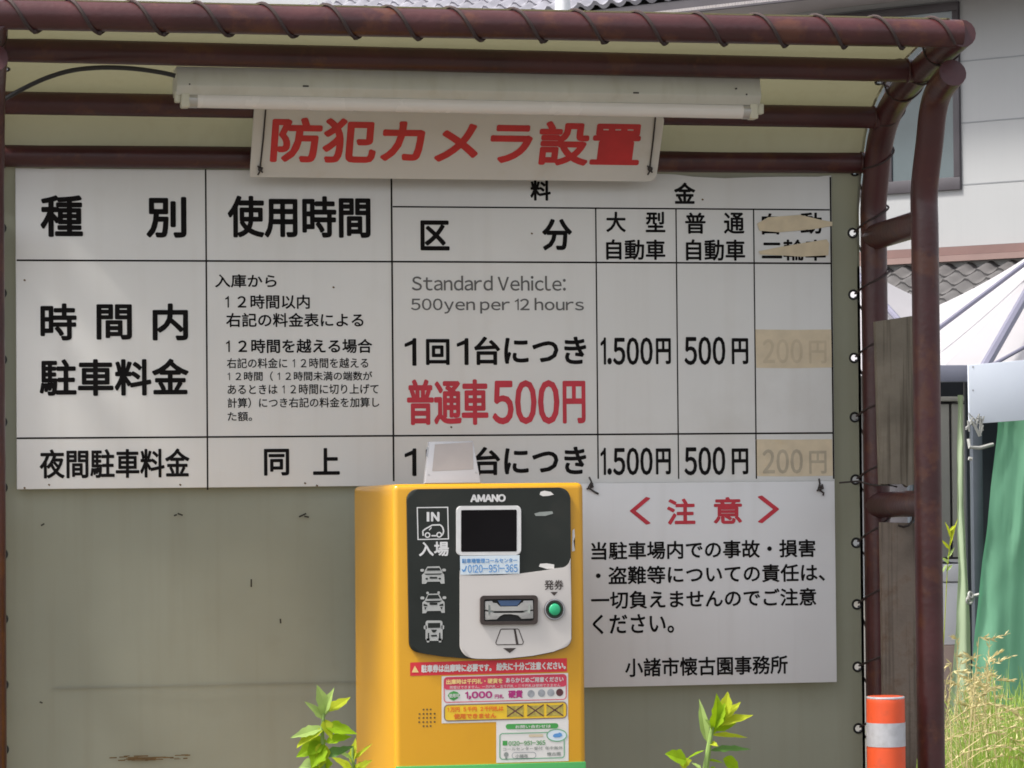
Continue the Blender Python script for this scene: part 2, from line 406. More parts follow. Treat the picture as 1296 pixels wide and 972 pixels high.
def loop_px(mb, pl, pts, wpx, d=0.0006, mi=0):
    """closed outline of even width wpx round the polygon pts"""
    n = len(pts); P = [Vector(p) for p in pts]; A = []; B = []
    for i in range(n):
        t = (P[(i+1) % n]-P[i-1]).normalized(); nn = Vector((-t.y, t.x))*wpx/2
        A.append(pl.at(*(P[i]+nn), d)); B.append(pl.at(*(P[i]-nn), d))
    mb.add(A+B, [(i, (i+1) % n, n+(i+1) % n, n+i) for i in range(n)], mi)

# ================================================================== the ground
g = MB(); NG = 40
g.add([(-300, -60, 0), (300, -60, 0), (300, 400, 0), (-300, 400, 0)], [(0, 1, 2, 3)])
tag(g.build('ground', M['ground']), kind='structure')

# ================================================================== shelter frame of brown pipes
AY = -0.008                                   # depth of the rear pipes' axis
XA = PY(1107, 400, AY).x                      # right arch stands in this plane
arch_px = [(1106, 300), (1107, 262), (1108.5, 225), (1113, 185), (1121, 153), (1134, 126), (1151, 104), (1171, 84), (1192, 64), (1218, 42)]
ARCH = [(AY, 0.0), (AY, 0.6), (AY, 1.2), (AY, 1.55), (AY, 1.75)] + [(lambda p: (p.y, p.z))(PX(u, v, XA)) for u, v in arch_px]
ARCH[5] = (AY, ARCH[5][1]); ARCH[6] = (AY, ARCH[6][1])
def smooth_path(pts, n=6):
    out = []
    P = [Vector(p) for p in pts]
    for i in range(len(P)-1):
        p0 = P[max(i-1, 0)]; p1 = P[i]; p2 = P[i+1]; p3 = P[min(i+2, len(P)-1)]
        for j in range(n):
            t = j/n
            out.append(0.5*((2*p1)+(p2-p0)*t+(2*p0-5*p1+4*p2-p3)*t*t+(3*p1-p0-3*p2+p3)*t**3))
    out.append(P[-1]); return out
ARC = smooth_path(ARCH)
OY = PX(1173, 500, XA).y
outer_px = [(1174, 500), (1174, 300), (1174.5, 240), (1176.5, 180), (1181, 140), (1189, 114), (1206, 92)]
OUT = [(OY, 0.0), (OY, 1.0)] + [(lambda p: (p.y, p.z))(PX(u, v, XA)) for u, v in outer_px]
for i in (2, 3, 4): OUT[i] = (OY, OUT[i][1])
OUTC = smooth_path(OUT)
XL = PY(-12, 500, OY).x
PR = 0.0293
zl_shift = 0.0
frame = thing('shelter_frame', (0, 0, 0), 'rust brown steel pipe frame of the ticket shelter with curved ends', 'frame')
frame.location = ((XA+XL)/2, AY, 0)
for X in (XA, XL):
    MB().tube([(X, p.x, p.y) for p in ARC], PR, 16).build('curved_pole', M['pipe'], frame)
    MB().tube([(X, p.x, p.y) for p in OUTC], PR, 16).build('curved_pole', M['pipe'], frame)
    for v in (290, 638):
        z = PX(1140, v, XA).z
        MB().tube([(X, AY, z-0.004), (X, OY, z+0.004)], PR*0.98, 14).build('brace', M['pipe'], frame)
def arc_at(u, v):
    p = PX(u, v, XA); return p.y, p.z
PUR = []
for (ur, vr), vl, r in (((1108.3, 205), 197, 0.0243), ((1122, 149), 130, 0.0243), ((1165, 90), 63, 0.0243)):
    y, z = arc_at(ur, vr)
    if vr == 205: y = AY
    ql = PY(10, vl, y); zl = ql.z
    PUR.append((y, z, zl))
    pm_ = MB().tube([(XL, y, zl), (XA, y, z)], r, 14)
    pm_.torus(Vector((XA-PR-0.001, y, z)), Vector((1, 0, 0)), r, 0.0028, 20, 6); pm_.torus(Vector((XL+PR+0.001, y, zl)), Vector((1, 0, 0)), r, 0.0028, 20, 6)
    pm_.build('purlin', M['pipe'], frame)
yt, zt = ARC[-1].x+0.012, ARC[-1].y
ztl = PY(5, 18.5, yt).z
MB().tube([(XL-0.03, yt, ztl), (XA, yt, zt)], PR, 16).build('top_rail', M['pipe'], frame)

# ================================================================== tarpaulin with real eyelet holes
NRM = []
for i, p in enumerate(ARC):
    t = (ARC[min(i+1, len(ARC)-1)]-ARC[max(i-1, 0)]).normalized()
    NRM.append(Vector((-t.y, t.x)) if Vector((-t.y, t.x)).x*1 + 0 > -2 else None)
NRM = [Vector((n.y*0+abs(n.x) if False else n.x, n.y)) for n in NRM]
def outward(t):                               # away from the sheltered side: back and up
    n = Vector((t.y, -t.x)); return n if n.x+n.y > 0 else -n
TP = []
for i, p in enumerate(ARC):
    t = (ARC[min(i+1, len(ARC)-1)]-ARC[max(i-1, 0)]).normalized()
    TP.append(p+outward(t)*0.0315)
# arc length parameter
S = [0]
for i in range(1, len(TP)): S.append(S[-1]+(TP[i]-TP[i-1]).length)
def tp(s):
    s = max(0, min(S[-1]-1e-6, s))
    for i in range(len(S)-1):
        if S[i+1] >= s:
            k = (s-S[i])/max(1e-9, S[i+1]-S[i]); return TP[i].lerp(TP[i+1], k), (TP[i+1]-TP[i]).normalized()
XE = PY(1086.6, 500, TP[0].x).x               # right edge of the sheet
XEY = PY(1081.5, 500, TP[0].x).x              # row of eyelets
XLE = XL+(XA-XE); XLY = XL+(XA-XEY)
def s_of_z(z):
    for i in range(len(TP)-1):
        if TP[i+1].y >= z: return S[i]+(S[i+1]-S[i])*(z-TP[i].y)/max(1e-9, TP[i+1].y-TP[i].y)
    return S[-1]
EY_S = []
for v in (1160, 1081, 1002, 922, 844, 765, 687, 607, 528, 453, 373, 295, 218):
    z = PY(1081.5, v, TP[0].x).z
    if z > 0.03: EY_S.append(s_of_z(z))
step = 0.135
while EY_S[-1]+step < S[-1]-0.03: EY_S.append(EY_S[-1]+step)
HS = 0.0155
sb = sorted(set([0.0, S[-1]] + [e+q for e in EY_S for q in (-HS, HS)] + [k*0.06 for k in range(int(S[-1]/0.06)+1) if all(abs(k*0.06-e) > HS+0.004 for e in EY_S)]))
ncol = 26
xin0, xin1 = XLY+HS, XEY-HS
xb = [XLE, XLY-HS] + [xin0+(xin1-xin0)*i/ncol for i in range(ncol+1)] + [XEY+HS, XE]
dz_left = lambda s: max(0.0, (s-S[0])/S[-1])
def tarp_pt(x, s):
    p, t = tp(s); n = outward(t)
    wv = 0.0
    if xin0+0.05 < x < xin1-0.05 and 0.05 < s < S[-1]-0.08:
        wv = 0.006*noise.noise(Vector((x*1.7, s*2.3, 0)))+0.003*noise.noise(Vector((x*6, s*2.2, 3)))
    k = (XA-x)/(XA-XL)                         # the purlins fall slightly to the left end
    zs = 0.0
    if s > s_of_z(1.9):
        q = min(1.0, (s-s_of_z(1.9))/(S[-1]-s_of_z(1.9)))
        zs = k*((PUR[0][2]-PUR[0][1])*(1-q)+(ztl-zt)*q)*min(1, q*6)
    return Vector((x, p.x+n.x*wv, p.y+n.y*wv+zs))
tm = MB()
def is_ey(a, b):
    return any(abs(a-(e-HS)) < 1e-5 and abs(b-(e+HS)) < 1e-5 for e in EY_S)
HR = 0.0082
for i in range(len(sb)-1):
    for j in range(len(xb)-1):
        s0, s1, x0, x1 = sb[i], sb[i+1], xb[j], xb[j+1]
        if is_ey(s0, s1) and j in (1, len(xb)-3) and abs(x1-x0-2*HS) < 1e-3:
            cs, cx = (s0+s1)/2, (x0+x1)/2; n = 24; o = []; c = []
            for k in range(n):
                q = 2*math.pi*k/n; dx, ds = math.cos(q), math.sin(q); m = max(abs(dx), abs(ds))
                o.append(tarp_pt(cx+dx/m*(x1-x0)/2, cs+ds/m*HS)); c.append(tarp_pt(cx+dx*HR, cs+ds*HR))
            tm.add(o+c, [(k, (k+1) % n, n+(k+1) % n, n+k) for k in range(n)], 0, True)
        else:
            tm.add([tarp_pt(x0, s0), tarp_pt(x1, s0), tarp_pt(x1, s1), tarp_pt(x0, s1)], [(0, 1, 2, 3)], 0, True)
# weld coincident grid points
bmw = bmesh.new()
vv = [bmw.verts.new(p) for p in tm.v]
for f in tm.f: bmw.faces.new([vv[i] for i in f])
bmesh.ops.remove_doubles(bmw, verts=bmw.verts[:], dist=1e-5)
tm = MB(); tm.bm(bmw, 0, True)
tarp = tm.build('tarpaulin', M['tarp'], None, 60)
tag(tarp, 'olive grey tarpaulin sheet with eyelets laced round the brown pipe shelter', 'tarpaulin')
for XX in (XEY, XLY):
    for e in EY_S:
        p, t = tp(e); n = outward(t); q = tarp_pt(XX, e)
        MB().torus(q, Vector((0, n.x, n.y)), 0.0096, 0.0026, 20, 6).build('eyelet', M['eyelet'], tarp)
# double seam low on the sheet, marks and a rust stain
YT = TP[0].x
sp = yplane(YT-0.0062)
sm_ = MB()
zs0 = sp.at(200, 868).z
sm_.box((xin0+0.09, YT-0.0064, zs0-0.0018), (xin1-0.05, YT-0.0058, zs0+0.0018)); sm_.build('seam', M['tarp'], tarp)
for u, v, l, a in ((228, 651, 7, 20), (222, 652, 4, 160), (383, 652, 10, -25), (388, 654, 6, 10), (54, 664, 5, -30), (318, 738, 10, 90), (52, 889, 4, 20), (355, 786, 6, 85)):
    c = Vector((math.cos(R(a)), math.sin(R(a))))*l/2
    tr = MB(); line(tr, sp, Vector((u, v))-c, Vector((u, v))+c, 2.0, 0.0004); tr.build('tear', M['tear'], tarp)
rs = MB(); rnd = random.Random(3)
for k in range(46):
    u = rnd.gauss(188, 24); v = 960+rnd.gauss(0, 1.6)-(u-188)*0.02; l = rnd.uniform(5, 22)*(1.2-abs(u-188)/70)
    if l > 2: line(rs, sp, (u-l/2, v), (u+l/2, v-0.3), rnd.uniform(0.6, 1.6), 0.0003+k*0.00001)
rs.build('rust_stain', M['rust'], tarp)

# ------------------------------------------------------------------ cord lacing the sheet to the right and left poles, and helix on the top rail
def lace(X, xe, sgn, name, label):
    mb = MB(); rl = random.Random(int(X*1000))
    for k, e in enumerate(EY_S[:-1]):
        a, t = tp(e); n = outward(t)
        b, t2 = tp(EY_S[k+1]); n2 = outward(t2)
        ctr = a-n*0.0315; jt = rl.uniform(0.75, 1.25)
        def w(x, base, nn, dn, tt, dt):
            dt = dt*jt
            q = base+nn*dn+tt*dt; return Vector((x, q.x, q.y))
        P = [w(xe+sgn*0.005, ctr, n, 0.036, t, 0.003), w(xe+sgn*0.0075, ctr, n, 0.024, t, 0.006), w(X-sgn*0.027, ctr, n, -0.012, t, 0.018), w(X, ctr, n, -0.0325, t, 0.034), w(X+sgn*0.027, ctr, n, -0.018, t, 0.05),
             w(X+sgn*0.033, ctr, n, 0.0, t, 0.06), w(X+sgn*0.018, ctr, n, 0.03, t, 0.075), w(X-sgn*0.01, ctr, n, 0.035, t, 0.09), w(xe+sgn*0.005, b-n2*0.0315, n2, 0.037, t2, -0.004)]
        Q = [Vector(p) for p in P]
        sm = []
        for i in range(len(Q)-1):
            p0, p1, p2, p3 = Q[max(i-1, 0)], Q[i], Q[i+1], Q[min(i+2, len(Q)-1)]
            for j in range(4):
                tt = j/4
                sm.append(0.5*((2*p1)+(p2-p0)*tt+(2*p0-5*p1+4*p2-p3)*tt*tt+(3*p1-p0-3*p2+p3)*tt**3))
        sm.append(Q[-1])
        mb.tube(sm, 0.0024, 6)
    return tag(mb.build(name, M['rope']), label, 'cord')
lace(XA, XEY, 1, 'lacing_cord', 'thin brown cord lacing the sheet edge to the right pole')
lace(XL, XLY, -1, 'lacing_cord', 'thin brown cord lacing the sheet edge to the left pole')
hx = MB(); pts = []
x0h, x1h = XL+0.02, XA-0.02
pitch = PY(690, 30, yt).x-PY(612, 30, yt).x
nt_ = int((x1h-x0h)/pitch)
xs_top = PY(409, 20, yt).x
ph = (xs_top-x0h)/pitch
N = nt_*20
for i in range(N+1):
    x = x0h+(x1h-x0h)*i/N
    a = math.pi/2+2*math.pi*((x-x0h)/pitch-ph)+0.45*noise.noise(Vector((x*2.3, 5, 0)))   # at the top where the turn starts, then over the front and down
    zc = ztl+(zt-ztl)*(x-XL)/(XA-XL)
    wob = 0.0006*noise.noise(Vector((x*9, 0, 0)))
    r = PR+0.0035+wob
    pts.append((x, yt-r*math.cos(a-math.pi/2)*0-r*math.sin((a-math.pi/2)), zc+r*math.cos(a-math.pi/2)))
hx.tube(pts, 0.0036, 6)
k = 0
x = xs_top-pitch*10
while x < x1h:
    xb_ = x+pitch*0.5
    if x0h < xb_ < x1h:
        zc = ztl+(zt-ztl)*(xb_-XL)/(XA-XL)
        hx.blob((xb_, yt-0.004, zc-PR-0.003), 0.005)
    x += pitch
tag(hx.build('lashing_cord', M['rope']), 'dark cord wound in a spiral round the thick top rail', 'cord')

# ================================================================== rate board
PB = yplane(0.0)
bTL, bTR, bBL, bBR = PB.at(20.5, 212.5), PB.at(1052, 222), PB.at(20.5, 622), PB.at(1057, 607)
zt_b = (bTL.z+bTR.z)/2; zb_b = (bBL.z+bBR.z)/2
bx0 = (bTL.x+bBL.x)/2; bx1 = (bTR.x+bBR.x)/2
board = thing('rate_board', ((bx0+bx1)/2, 0, zb_b), 'large white parking rate table with black grid at the back of the shelter', 'sign')
b = MB(); b.box((bx0, 0.0, zb_b), (bx1, 0.012, zt_b), 0.0012, 2); b.build('panel', M['board'], board)
ln = MB()
def vline(u0, v0, u1, v1, wd=2.0):
    p0 = PB.at(u0, v0); p1 = PB.at(u1, v1); x = (p0.x+p1.x)/2; h = wd/2/590
    ln.add([(x-h, -0.0004, p1.z), (x+h, -0.0004, p1.z), (x+h, -0.0004, p0.z), (x-h, -0.0004, p0.z)], [(0, 1, 2, 3)])
def hline(u0, v0, u1, v1, wd=2.0, d=0.0005):
    p0 = PB.at(u0, v0); p1 = PB.at(u1, v1); z = (p0.z+p1.z)/2; h = wd/2/590
    ln.add([(p0.x, -d, z-h), (p1.x, -d, z-h), (p1.x, -d, z+h), (p0.x, -d, z+h)], [(0, 1, 2, 3)])
e = 0.002
vline(261, 214, 262, 620); vline(496, 218, 497.5, 609, 2.3)
vline(754, 264, 757, 606, 1.8); vline(855.3, 265, 859, 606, 1.7); vline(954, 265.3, 957, 606, 1.7)
vline(1050.5, 224, 1055.5, 606, 2.2)  # dark line painted for the shadow gap along the right edge
hline(497, 261.7, 1050, 265.5, 1.9); hline(21, 329.7, 1052, 333, 2.2); hline(21, 553, 1055, 549.5, 2.2)
ln.build('grid_and_shadow_lines', M['darkline'], board)
def bl(items, m='ink'):
    for it in items: label_mesh('lettering', board, M[m], PB, [it])
bl([('種', 51, 247, 105, 300, 1.5), ('別', 185, 249, 236, 301, 1.5), ('使用時間', 288, 248, 469, 301, 1.4),
    ('料', 671, 228, 697, 254, .8), ('金', 853, 231, 880, 258, .8), ('区', 532, 279, 569, 317, 1.2), ('分', 686, 277, 724, 317, 1.2),
    ('大', 767, 268, 792, 294, .6), ('型', 817, 268, 842, 294, .6), ('自動車', 767, 303, 842, 329, .6),
    ('普', 867, 269, 893, 296, .6), ('通', 916, 269, 942, 296, .6), ('自動車', 868, 303, 943, 330, .6),
    ('自', 964, 270, 986, 297, .6), ('動', 1013, 269, 1040, 296, .6), ('二輪車', 964, 303, 1045, 330, .6),
    ('時', 51, 384, 97, 431, 1.3), ('間', 122, 385, 167, 430, 1.3), ('内', 193, 384, 238, 431, 1.3),
    ('駐車料金', 50, 454, 239, 501, 1.3), ('夜間駐車料金', 50, 568, 240, 605, .8),
    ('同', 334, 568, 366, 602, .9), ('上', 396, 567, 430, 601, .9)])
label_mesh('lettering', board, M['ink'], PB, [('入庫から', 272, 347, 350, 364, .35)])
label_mesh('lettering', board, M['ink'], PB, [('12時間以内', 285, 373, 392, 391, .35), ('右記の料金表による', 286, 396, 460, 414, .35)])
label_mesh('lettering', board, M['ink'], PB, [('12時間を越える場合', 286, 429, 471, 447, .4)])
label_mesh('lettering', board, M['ink'], PB, [
    ('右記の料金に12時間を越える', 287, 453, 466, 466, .15), ('12時間（12時間未満の端数が', 288, 470, 471, 482, .15),
    ('あるときは12時間に切り上げて', 288, 486, 479, 499, .15), ('計算）につき右記の料金を加算し', 288, 503, 480, 516, .15), ('た額。', 288, 521, 319, 533, .15)])
label_mesh('lettering', board, M['inkgrey'], PB, [('Standard Vehicle:', 521, 349, 716, 368, .25, 'ink', .1), ('500yen per 12 hours', 520, 377, 739, 397, .25, 'ink', .1)])
for dy in (0, 139.5):
    mb = MB()
    text(mb, PB, '1', 512, 428+dy, 527, 463+dy, 1.0, 'ink'); text(mb, PB, '回', 539, 429+dy, 569, 462+dy, 1.0)
    text(mb, PB, '1', 578, 428+dy, 593, 462+dy, 1.0, 'ink'); text(mb, PB, '台', 600, 426+dy, 633, 462+dy, 1.0)
    text(mb, PB, 'につき', 638, 426+dy, 742, 461+dy, 1.0)
    mb.build('lettering', M['ink'], board)
    mb = MB()
    text(mb, PB, '1.500', 760, 427+dy, 826, 462+dy, .8, 'ink', gap=.12); text(mb, PB, '円', 830, 428+dy, 849, 461+dy, .8)
    mb.build('lettering', M['ink'], board)
    mb = MB()
    text(mb, PB, '500', 866, 426+dy, 918, 462+dy, .8, 'ink', gap=.12); text(mb, PB, '円', 926, 428+dy, 947, 461+dy, .8)
    mb.build('lettering', M['ink'], board)
    t0 = 417 if dy == 0 else 556
    t1 = 466 if dy == 0 else 603
    tp_ = MB(); poly(tp_, PB, [(956, t0), (1005, t0+.6), (1053, t0), (1054, t1-1), (1000, t1), (957, t1-.5)], 0.0004)
    tape = tp_.build('tape_patch', M['tape'], board)
    mb = MB()
    text(mb, PB, '200', 965, 429+dy, 1016, 460+dy, .6, 'ink', gap=.12, d=0.0008); text(mb, PB, '円', 1024, 431+dy, 1046, 460+dy, .5, d=0.0008)
    mb.build('lettering', M['inkfainter' if dy == 0 else 'inkfaded'], tape)
mb = MB(); text(mb, PB, '普通車', 515, 480, 618, 538, 1.4)
text(mb, PB, '500', 623, 481, 708, 537, 1.4, 'ink', gap=.1); text(mb, PB, '円', 712, 482, 741, 536, 1.3)
mb.build('red_lettering', M['inkred'], board)
for pts in ([(958, 283), (972, 275), (1012, 272), (1042, 279), (1053, 281), (1053, 286), (1030, 290), (985, 294), (961, 292)],
            [(960, 318), (985, 313), (1020, 307), (1046, 303), (1049, 308), (1048, 323), (1015, 325), (985, 323), (962, 322)]):
    mb = MB(); mb.prism([PB.at(u, v, 0.0022) for u, v in pts], Vector((0, 0.001, 0))); mb.build('peeling_strip', M['strip'], board)
for u, v in ((30, 354), (421, 363), (30, 617), (61, 613), (227, 613), (385, 611), (400, 614), (672, 295), (888, 252), (570, 540)):
    sc_ = MB(); line(sc_, PB, (u, v), (u+2.2, v+1.2), 2.0, 0.0007); sc_.build('rust_speck', M['rust'], board)

# ================================================================== notice board
PN = yplane(-0.012)
n0, n1, n2, n3 = PN.at(738, 612), PN.at(1056.5, 609), PN.at(1059, 864), PN.at(738, 869.5)
nx0 = n3.x-0.02; nx1 = (n1.x+n2.x)/2; nz0 = (n2.z+n3.z)/2; nz1 = (n0.z+n1.z)/2
notice = thing('notice_board', ((nx0+nx1)/2, -0.012, nz0), 'white square notice with red heading wired under the right end of the rate table', 'sign')
b = MB(); b.box((nx0, -0.012, nz0), (nx1, -0.003, nz1), 0.001, 2); b.build('panel', M['notice'], notice)
for it in (('〈', 797, 629, 823, 664, .8), ('注', 844, 631, 880, 664, .9), ('意', 903, 629, 939, 663, .9), ('〉', 959, 627, 986, 662, .8)):
    label_mesh('red_lettering', notice, M['inkred'], PN, [it])
for it in (('当駐車場内での事故・損害', 748, 684, 1032, 707, .5), ('・盗難等についての責任は、', 754, 715, 1044, 738, .5), ('一切負えませんのでご注意', 748, 746, 1033, 769, .5),
           ('ください。', 750, 777, 853, 802, .5), ('小諸市懐古園事務所', 791, 831, 997, 855, .5)):
    label_mesh('lettering', notice, M['ink'], PN, [it])
for u, v, s_ in ((747, 614, 1), (1038, 616, -1)):
    w_ = MB()
    c = PN.at(u, v, 0.003)
    w_.tube([PN.at(u-1, v-10, -0.002), PN.at(u+1*s_, v-4, 0.004), PN.at(u-3, v+3, 0.004), PN.at(u+4, v+8, 0.004), PN.at(u+10 if s_ > 0 else u+3, v+11, 0.003)], 0.0022, 6)
    w_.tube([PN.at(u-5, v+5, 0.004), PN.at(u+3, v+2, 0.006), PN.at(u+2, v-3, 0.003)], 0.002, 6)
    w_.blob(PN.at(u, v, 0.004), 0.004)
    w_.build('tie_wire', M['wire'], notice)

# ================================================================== hanging red sign, leaning forward at the top
hb0, hb1 = PY(316, 224, -0.058), PY(830, 230, -0.058)
ht0, ht1 = PY(323.5, 136, -0.146), PY(842.5, 144, -0.146)
ho = (hb0+hb1)/2; hx_ = (hb1-hb0).normalized(); hy_ = ((ht0+ht1)/2-(hb0+hb1)/2); hy_ = (hy_-hx_*hy_.dot(hx_)).normalized()
PH = Plane(ho, hx_, hy_)
hw = (hb1-hb0).length/2; hh = ((ht0+ht1)/2-ho).dot(PH.ey)
hs = thing('hanging_sign', ho, 'white sign with big red security camera lettering hung under the tube lamp', 'sign')
pts = []
for cx, cy, s0 in ((hw, 0, 270), (hw, hh, 0), (-hw, hh, 90), (-hw, 0, 180)):
    r = 0.018 if cx > 0 else 0.003
    cx2 = cx-math.copysign(r, cx); cy2 = cy+(r if cy == 0 else -r)
    for i in range(6): q = R(s0+90*i/5); pts.append(PH.pt(cx2+r*math.cos(q), cy2+r*math.sin(q)))
b = MB(); b.prism(pts, -PH.n*0.006, bevel=0.0008); b.build('panel', M['hang'], hs)
label_mesh('red_lettering', hs, M['inkscarlet'], PH, [('防犯カメラ設置', 343, 151, 812, 208, 2.0)])
for u0, u1 in ((336, 329), (830, 822)):
    w_ = MB()
    w_.tube([PH.at(u0, 138, 0.004), PH.at((u0+u1)/2+.5, 175, 0.003), PH.at(u1, 212, 0.003)], 0.0018, 6)
    w_.blob(PH.at(u1, 213, 0.004), 0.0055)
    w_.tube([PH.at(u1-3, 209, 0.004), PH.at(u1+3, 217, 0.005)], 0.0018, 6); w_.tube([PH.at(u1+3, 211, 0.004), PH.at(u1-3, 220, 0.005)], 0.0018, 6)
    w_.build('tie_wire', M['wire'], hs)

# ================================================================== fluorescent tube lamp
lo_, hi_ = -0.75, -0.1
for _ in range(40):
    YL = (lo_+hi_)/2
    if PY(222, 83, YL).z > PUR[2][2]-0.027: hi_ = YL
    else: lo_ = YL
PLm = yplane(YL)
l0, l1 = PLm.at(224, 108), PLm.at(964, 122)
lt0 = PLm.at(222, 83)
dl = (l1-l0).normalized()
lamp = thing('tube_lamp', (l0+l1)/2+Vector((0, 0, -0.04)), 'unlit cream fluorescent tube lamp hanging under the canopy above the red sign', 'lamp')
Lh = (lt0-l0).z
def lsec(pts2, mi=0, x0=None, x1=None):        # extrude a (y,z) section along the lamp
    a = l0 if x0 is None else x0; c = l1 if x1 is None else x1
    n = len(pts2)
    vs = [a+Vector((0, p[0], p[1])) for p in pts2]+[c+Vector((0, p[0], p[1])) for p in pts2]
    fs = [(i, (i+1) % n, n+(i+1) % n, n+i) for i in range(n)]+[tuple(range(n-1, -1, -1)), tuple(range(n, 2*n))]
    return vs, fs
b = MB()
b.add(*lsec([(0, 0), (0.012, Lh), (0.085, Lh), (0.10, 0.0), (0.085, -0.017), (0.016, -0.017)]))
bm_ = bmesh.new(); vv = [bm_.verts.new(p) for p in b.v]
for f in b.f: bm_.faces.new([vv[i] for i in f])
bmesh.ops.bevel(bm_, geom=bm_.edges[:], offset=0.0018, segments=2, affect='EDGES', profile=0.5)
bmesh.ops.recalc_face_normals(bm_, faces=bm_.faces[:])
b = MB(); b.bm(bm_, 0, True); b.build('housing', M['lampbody'], lamp)
TR_ = 0.0162
yc = YL+0.03
def tubept(u, v): return PY(u, v, yc)
t0_, t1_ = tubept(242, 126.5), tubept(946, 141)
MB().tube([t0_, t1_], TR_, 18).build('glass_tube', M['tube'], lamp)
td = (t1_-t0_).normalized()
for a, s_ in ((t0_, 1), (t1_, -1)):
    MB().tube([a+td*s_*0.012, a-td*s_*0.006], TR_+0.0006, 18).build('end_cap', M['metalband'], lamp)
    k_ = MB(); q = a-td*s_*0.012
    k_.box((q.x-0.010, yc-0.017, q.z-0.017), (q.x+0.008, yc+0.017, q.z+0.016), 0.004, 3)
    k_.box((q.x-0.022 if s_ > 0 else q.x+0.008, yc-0.010, q.z-0.006), (q.x-0.010 if s_ > 0 else q.x+0.022, yc+0.012, q.z+0.017), 0.003, 2)
    k_.build('lamp_holder', M['socket'], lamp)
sc_ = MB()
for u, v in ((240, 106.5), (387, 109), (805, 117.5), (932, 112), (945, 119.5)):
    p = PY(u, v, YL-0.0005); sc_.box(p+Vector((-0.006 if u in (387, 805) else -0.0015, -0.001, -0.0015)), p+Vector((0.006 if u in (387, 805) else 0.0015, 0.006, 0.0015)))
sc_.build('latch', M['wire'], lamp)
cb = MB(); P = [Vector((u, v)) for u, v in ((-14, 140), (5, 126), (28, 113), (58, 99), (92, 89), (130, 85.5), (170, 87), (205, 92), (222, 96))]
P = smooth_path(P, 4)
cb.tube([PY(p.x, p.y, -0.33-0.09*min(1, max(0, p.x)/220)) for p in P], 0.0048, 8)
tag(cb.build('power_cable', M['cable']), 'black cable looping from the left pole to the tube lamp', 'cable')

# ================================================================== weathered planks tied between the pipes
def plank(pxs, y, th, label, m='wood'):
    pl = yplane(y)
    P = [pl.at(u, v) for u, v in pxs]
    mb = MB(); mb.prism(P, Vector((0, th, 0)), bevel=0.0015)
    return tag(mb.build('wooden_plank', M[m]), label, 'plank', 'planks tied to the right pole')
plank([(1108, 407), (1166, 398), (1168, 612), (1150, 613.5), (1148, 617), (1144, 612), (1114, 613.5)], -0.20, 0.016, 'upper weathered grey plank with pointed bottom splinters between the two right pipes')
plank([(1115, 661), (1168, 662), (1169, 900), (1164, 962), (1160, 952), (1152, 1120), (1122, 1120)], -0.20, 0.016, 'lower weathered brown stained plank standing behind the orange post', 'woodbrown')
wr = MB(); q = yplane(-0.235)
wr.tube([PY(1137, 665, -0.212), PY(1143, 667, -0.21), PY(1150, 665, -0.212), PY(1155, 659, -0.215), PY(1157, 645, -0.23)], 0.0028, 6)
tag(wr.build('hook_wire', M['wire']), 'short dark wire hooked over the lower plank top', 'wire')
w2 = MB(); w2.tube([PY(1062, 611, -0.014), PY(1085, 609, -0.02), PY(1105, 614, -0.05), PY(1125, 614, -0.205), PY(1135, 616, -0.2)], 0.0022, 6)
tag(w2.build('tie_wire', M['wire']), 'thin wire from the notice corner to the upper plank foot', 'wire')

# ================================================================== ticket machine
YF = -0.62
PM = yplane(YF)
mx0 = PM.at(498.5, 800).x; mx1 = PM.at(740.3, 800).x
mzt = (PM.at(500, 613).z+PM.at(735, 610.5).z)/2
# depth from the far left edge
lo_, hi_ = 0.1, 0.8
for _ in range(40):
    m_ = (lo_+hi_)/2
    if proj(Vector((mx0, YF+m_, 1.1)))[0] > 446: lo_ = m_
    else: hi_ = m_
MD = min(0.52, (lo_+hi_)/2)
mach = thing('ticket_machine', ((mx0+mx1)/2, YF+MD/2, 0), 'yellow orange parking ticket machine with dark control panel and green base', 'ticket machine')
zg = (PM.at(502, 971).z+PM.at(740, 963).z)/2
b = bmesh.new(); bmesh.ops.create_cube(b, size=1)
for v in b.verts: v.co = Vector(((mx0+mx1)/2+v.co.x*(mx1-mx0), YF+MD/2+v.co.y*MD, (0.05+mzt)/2+v.co.z*(mzt-0.05)-(0.006 if v.co.y > 0 and v.co.z > 0 else 0)))
bmesh.ops.bevel(b, geom=[e for e in b.edges if not all(v.co.z < 0.06 for v in e.verts)], offset=0.012, segments=5, affect='EDGES', profile=0.5)
mb = MB(); mb.bm(b, 0, True); mb.build('cabinet', M['yellow'], mach, 50)
mb = MB(); mb.box((mx0+0.002, YF-0.004, 0.052), (mx1-0.001, YF+0.02, zg), 0.002, 2); base = mb.build('base_panel', M['green'], mach)
mb = MB(); mb.box((mx0-0.03, YF-0.03, 0), (mx1+0.03, YF+MD+0.03, 0.05), 0.006, 2); mb.build('plinth', M['cabinet'], mach)
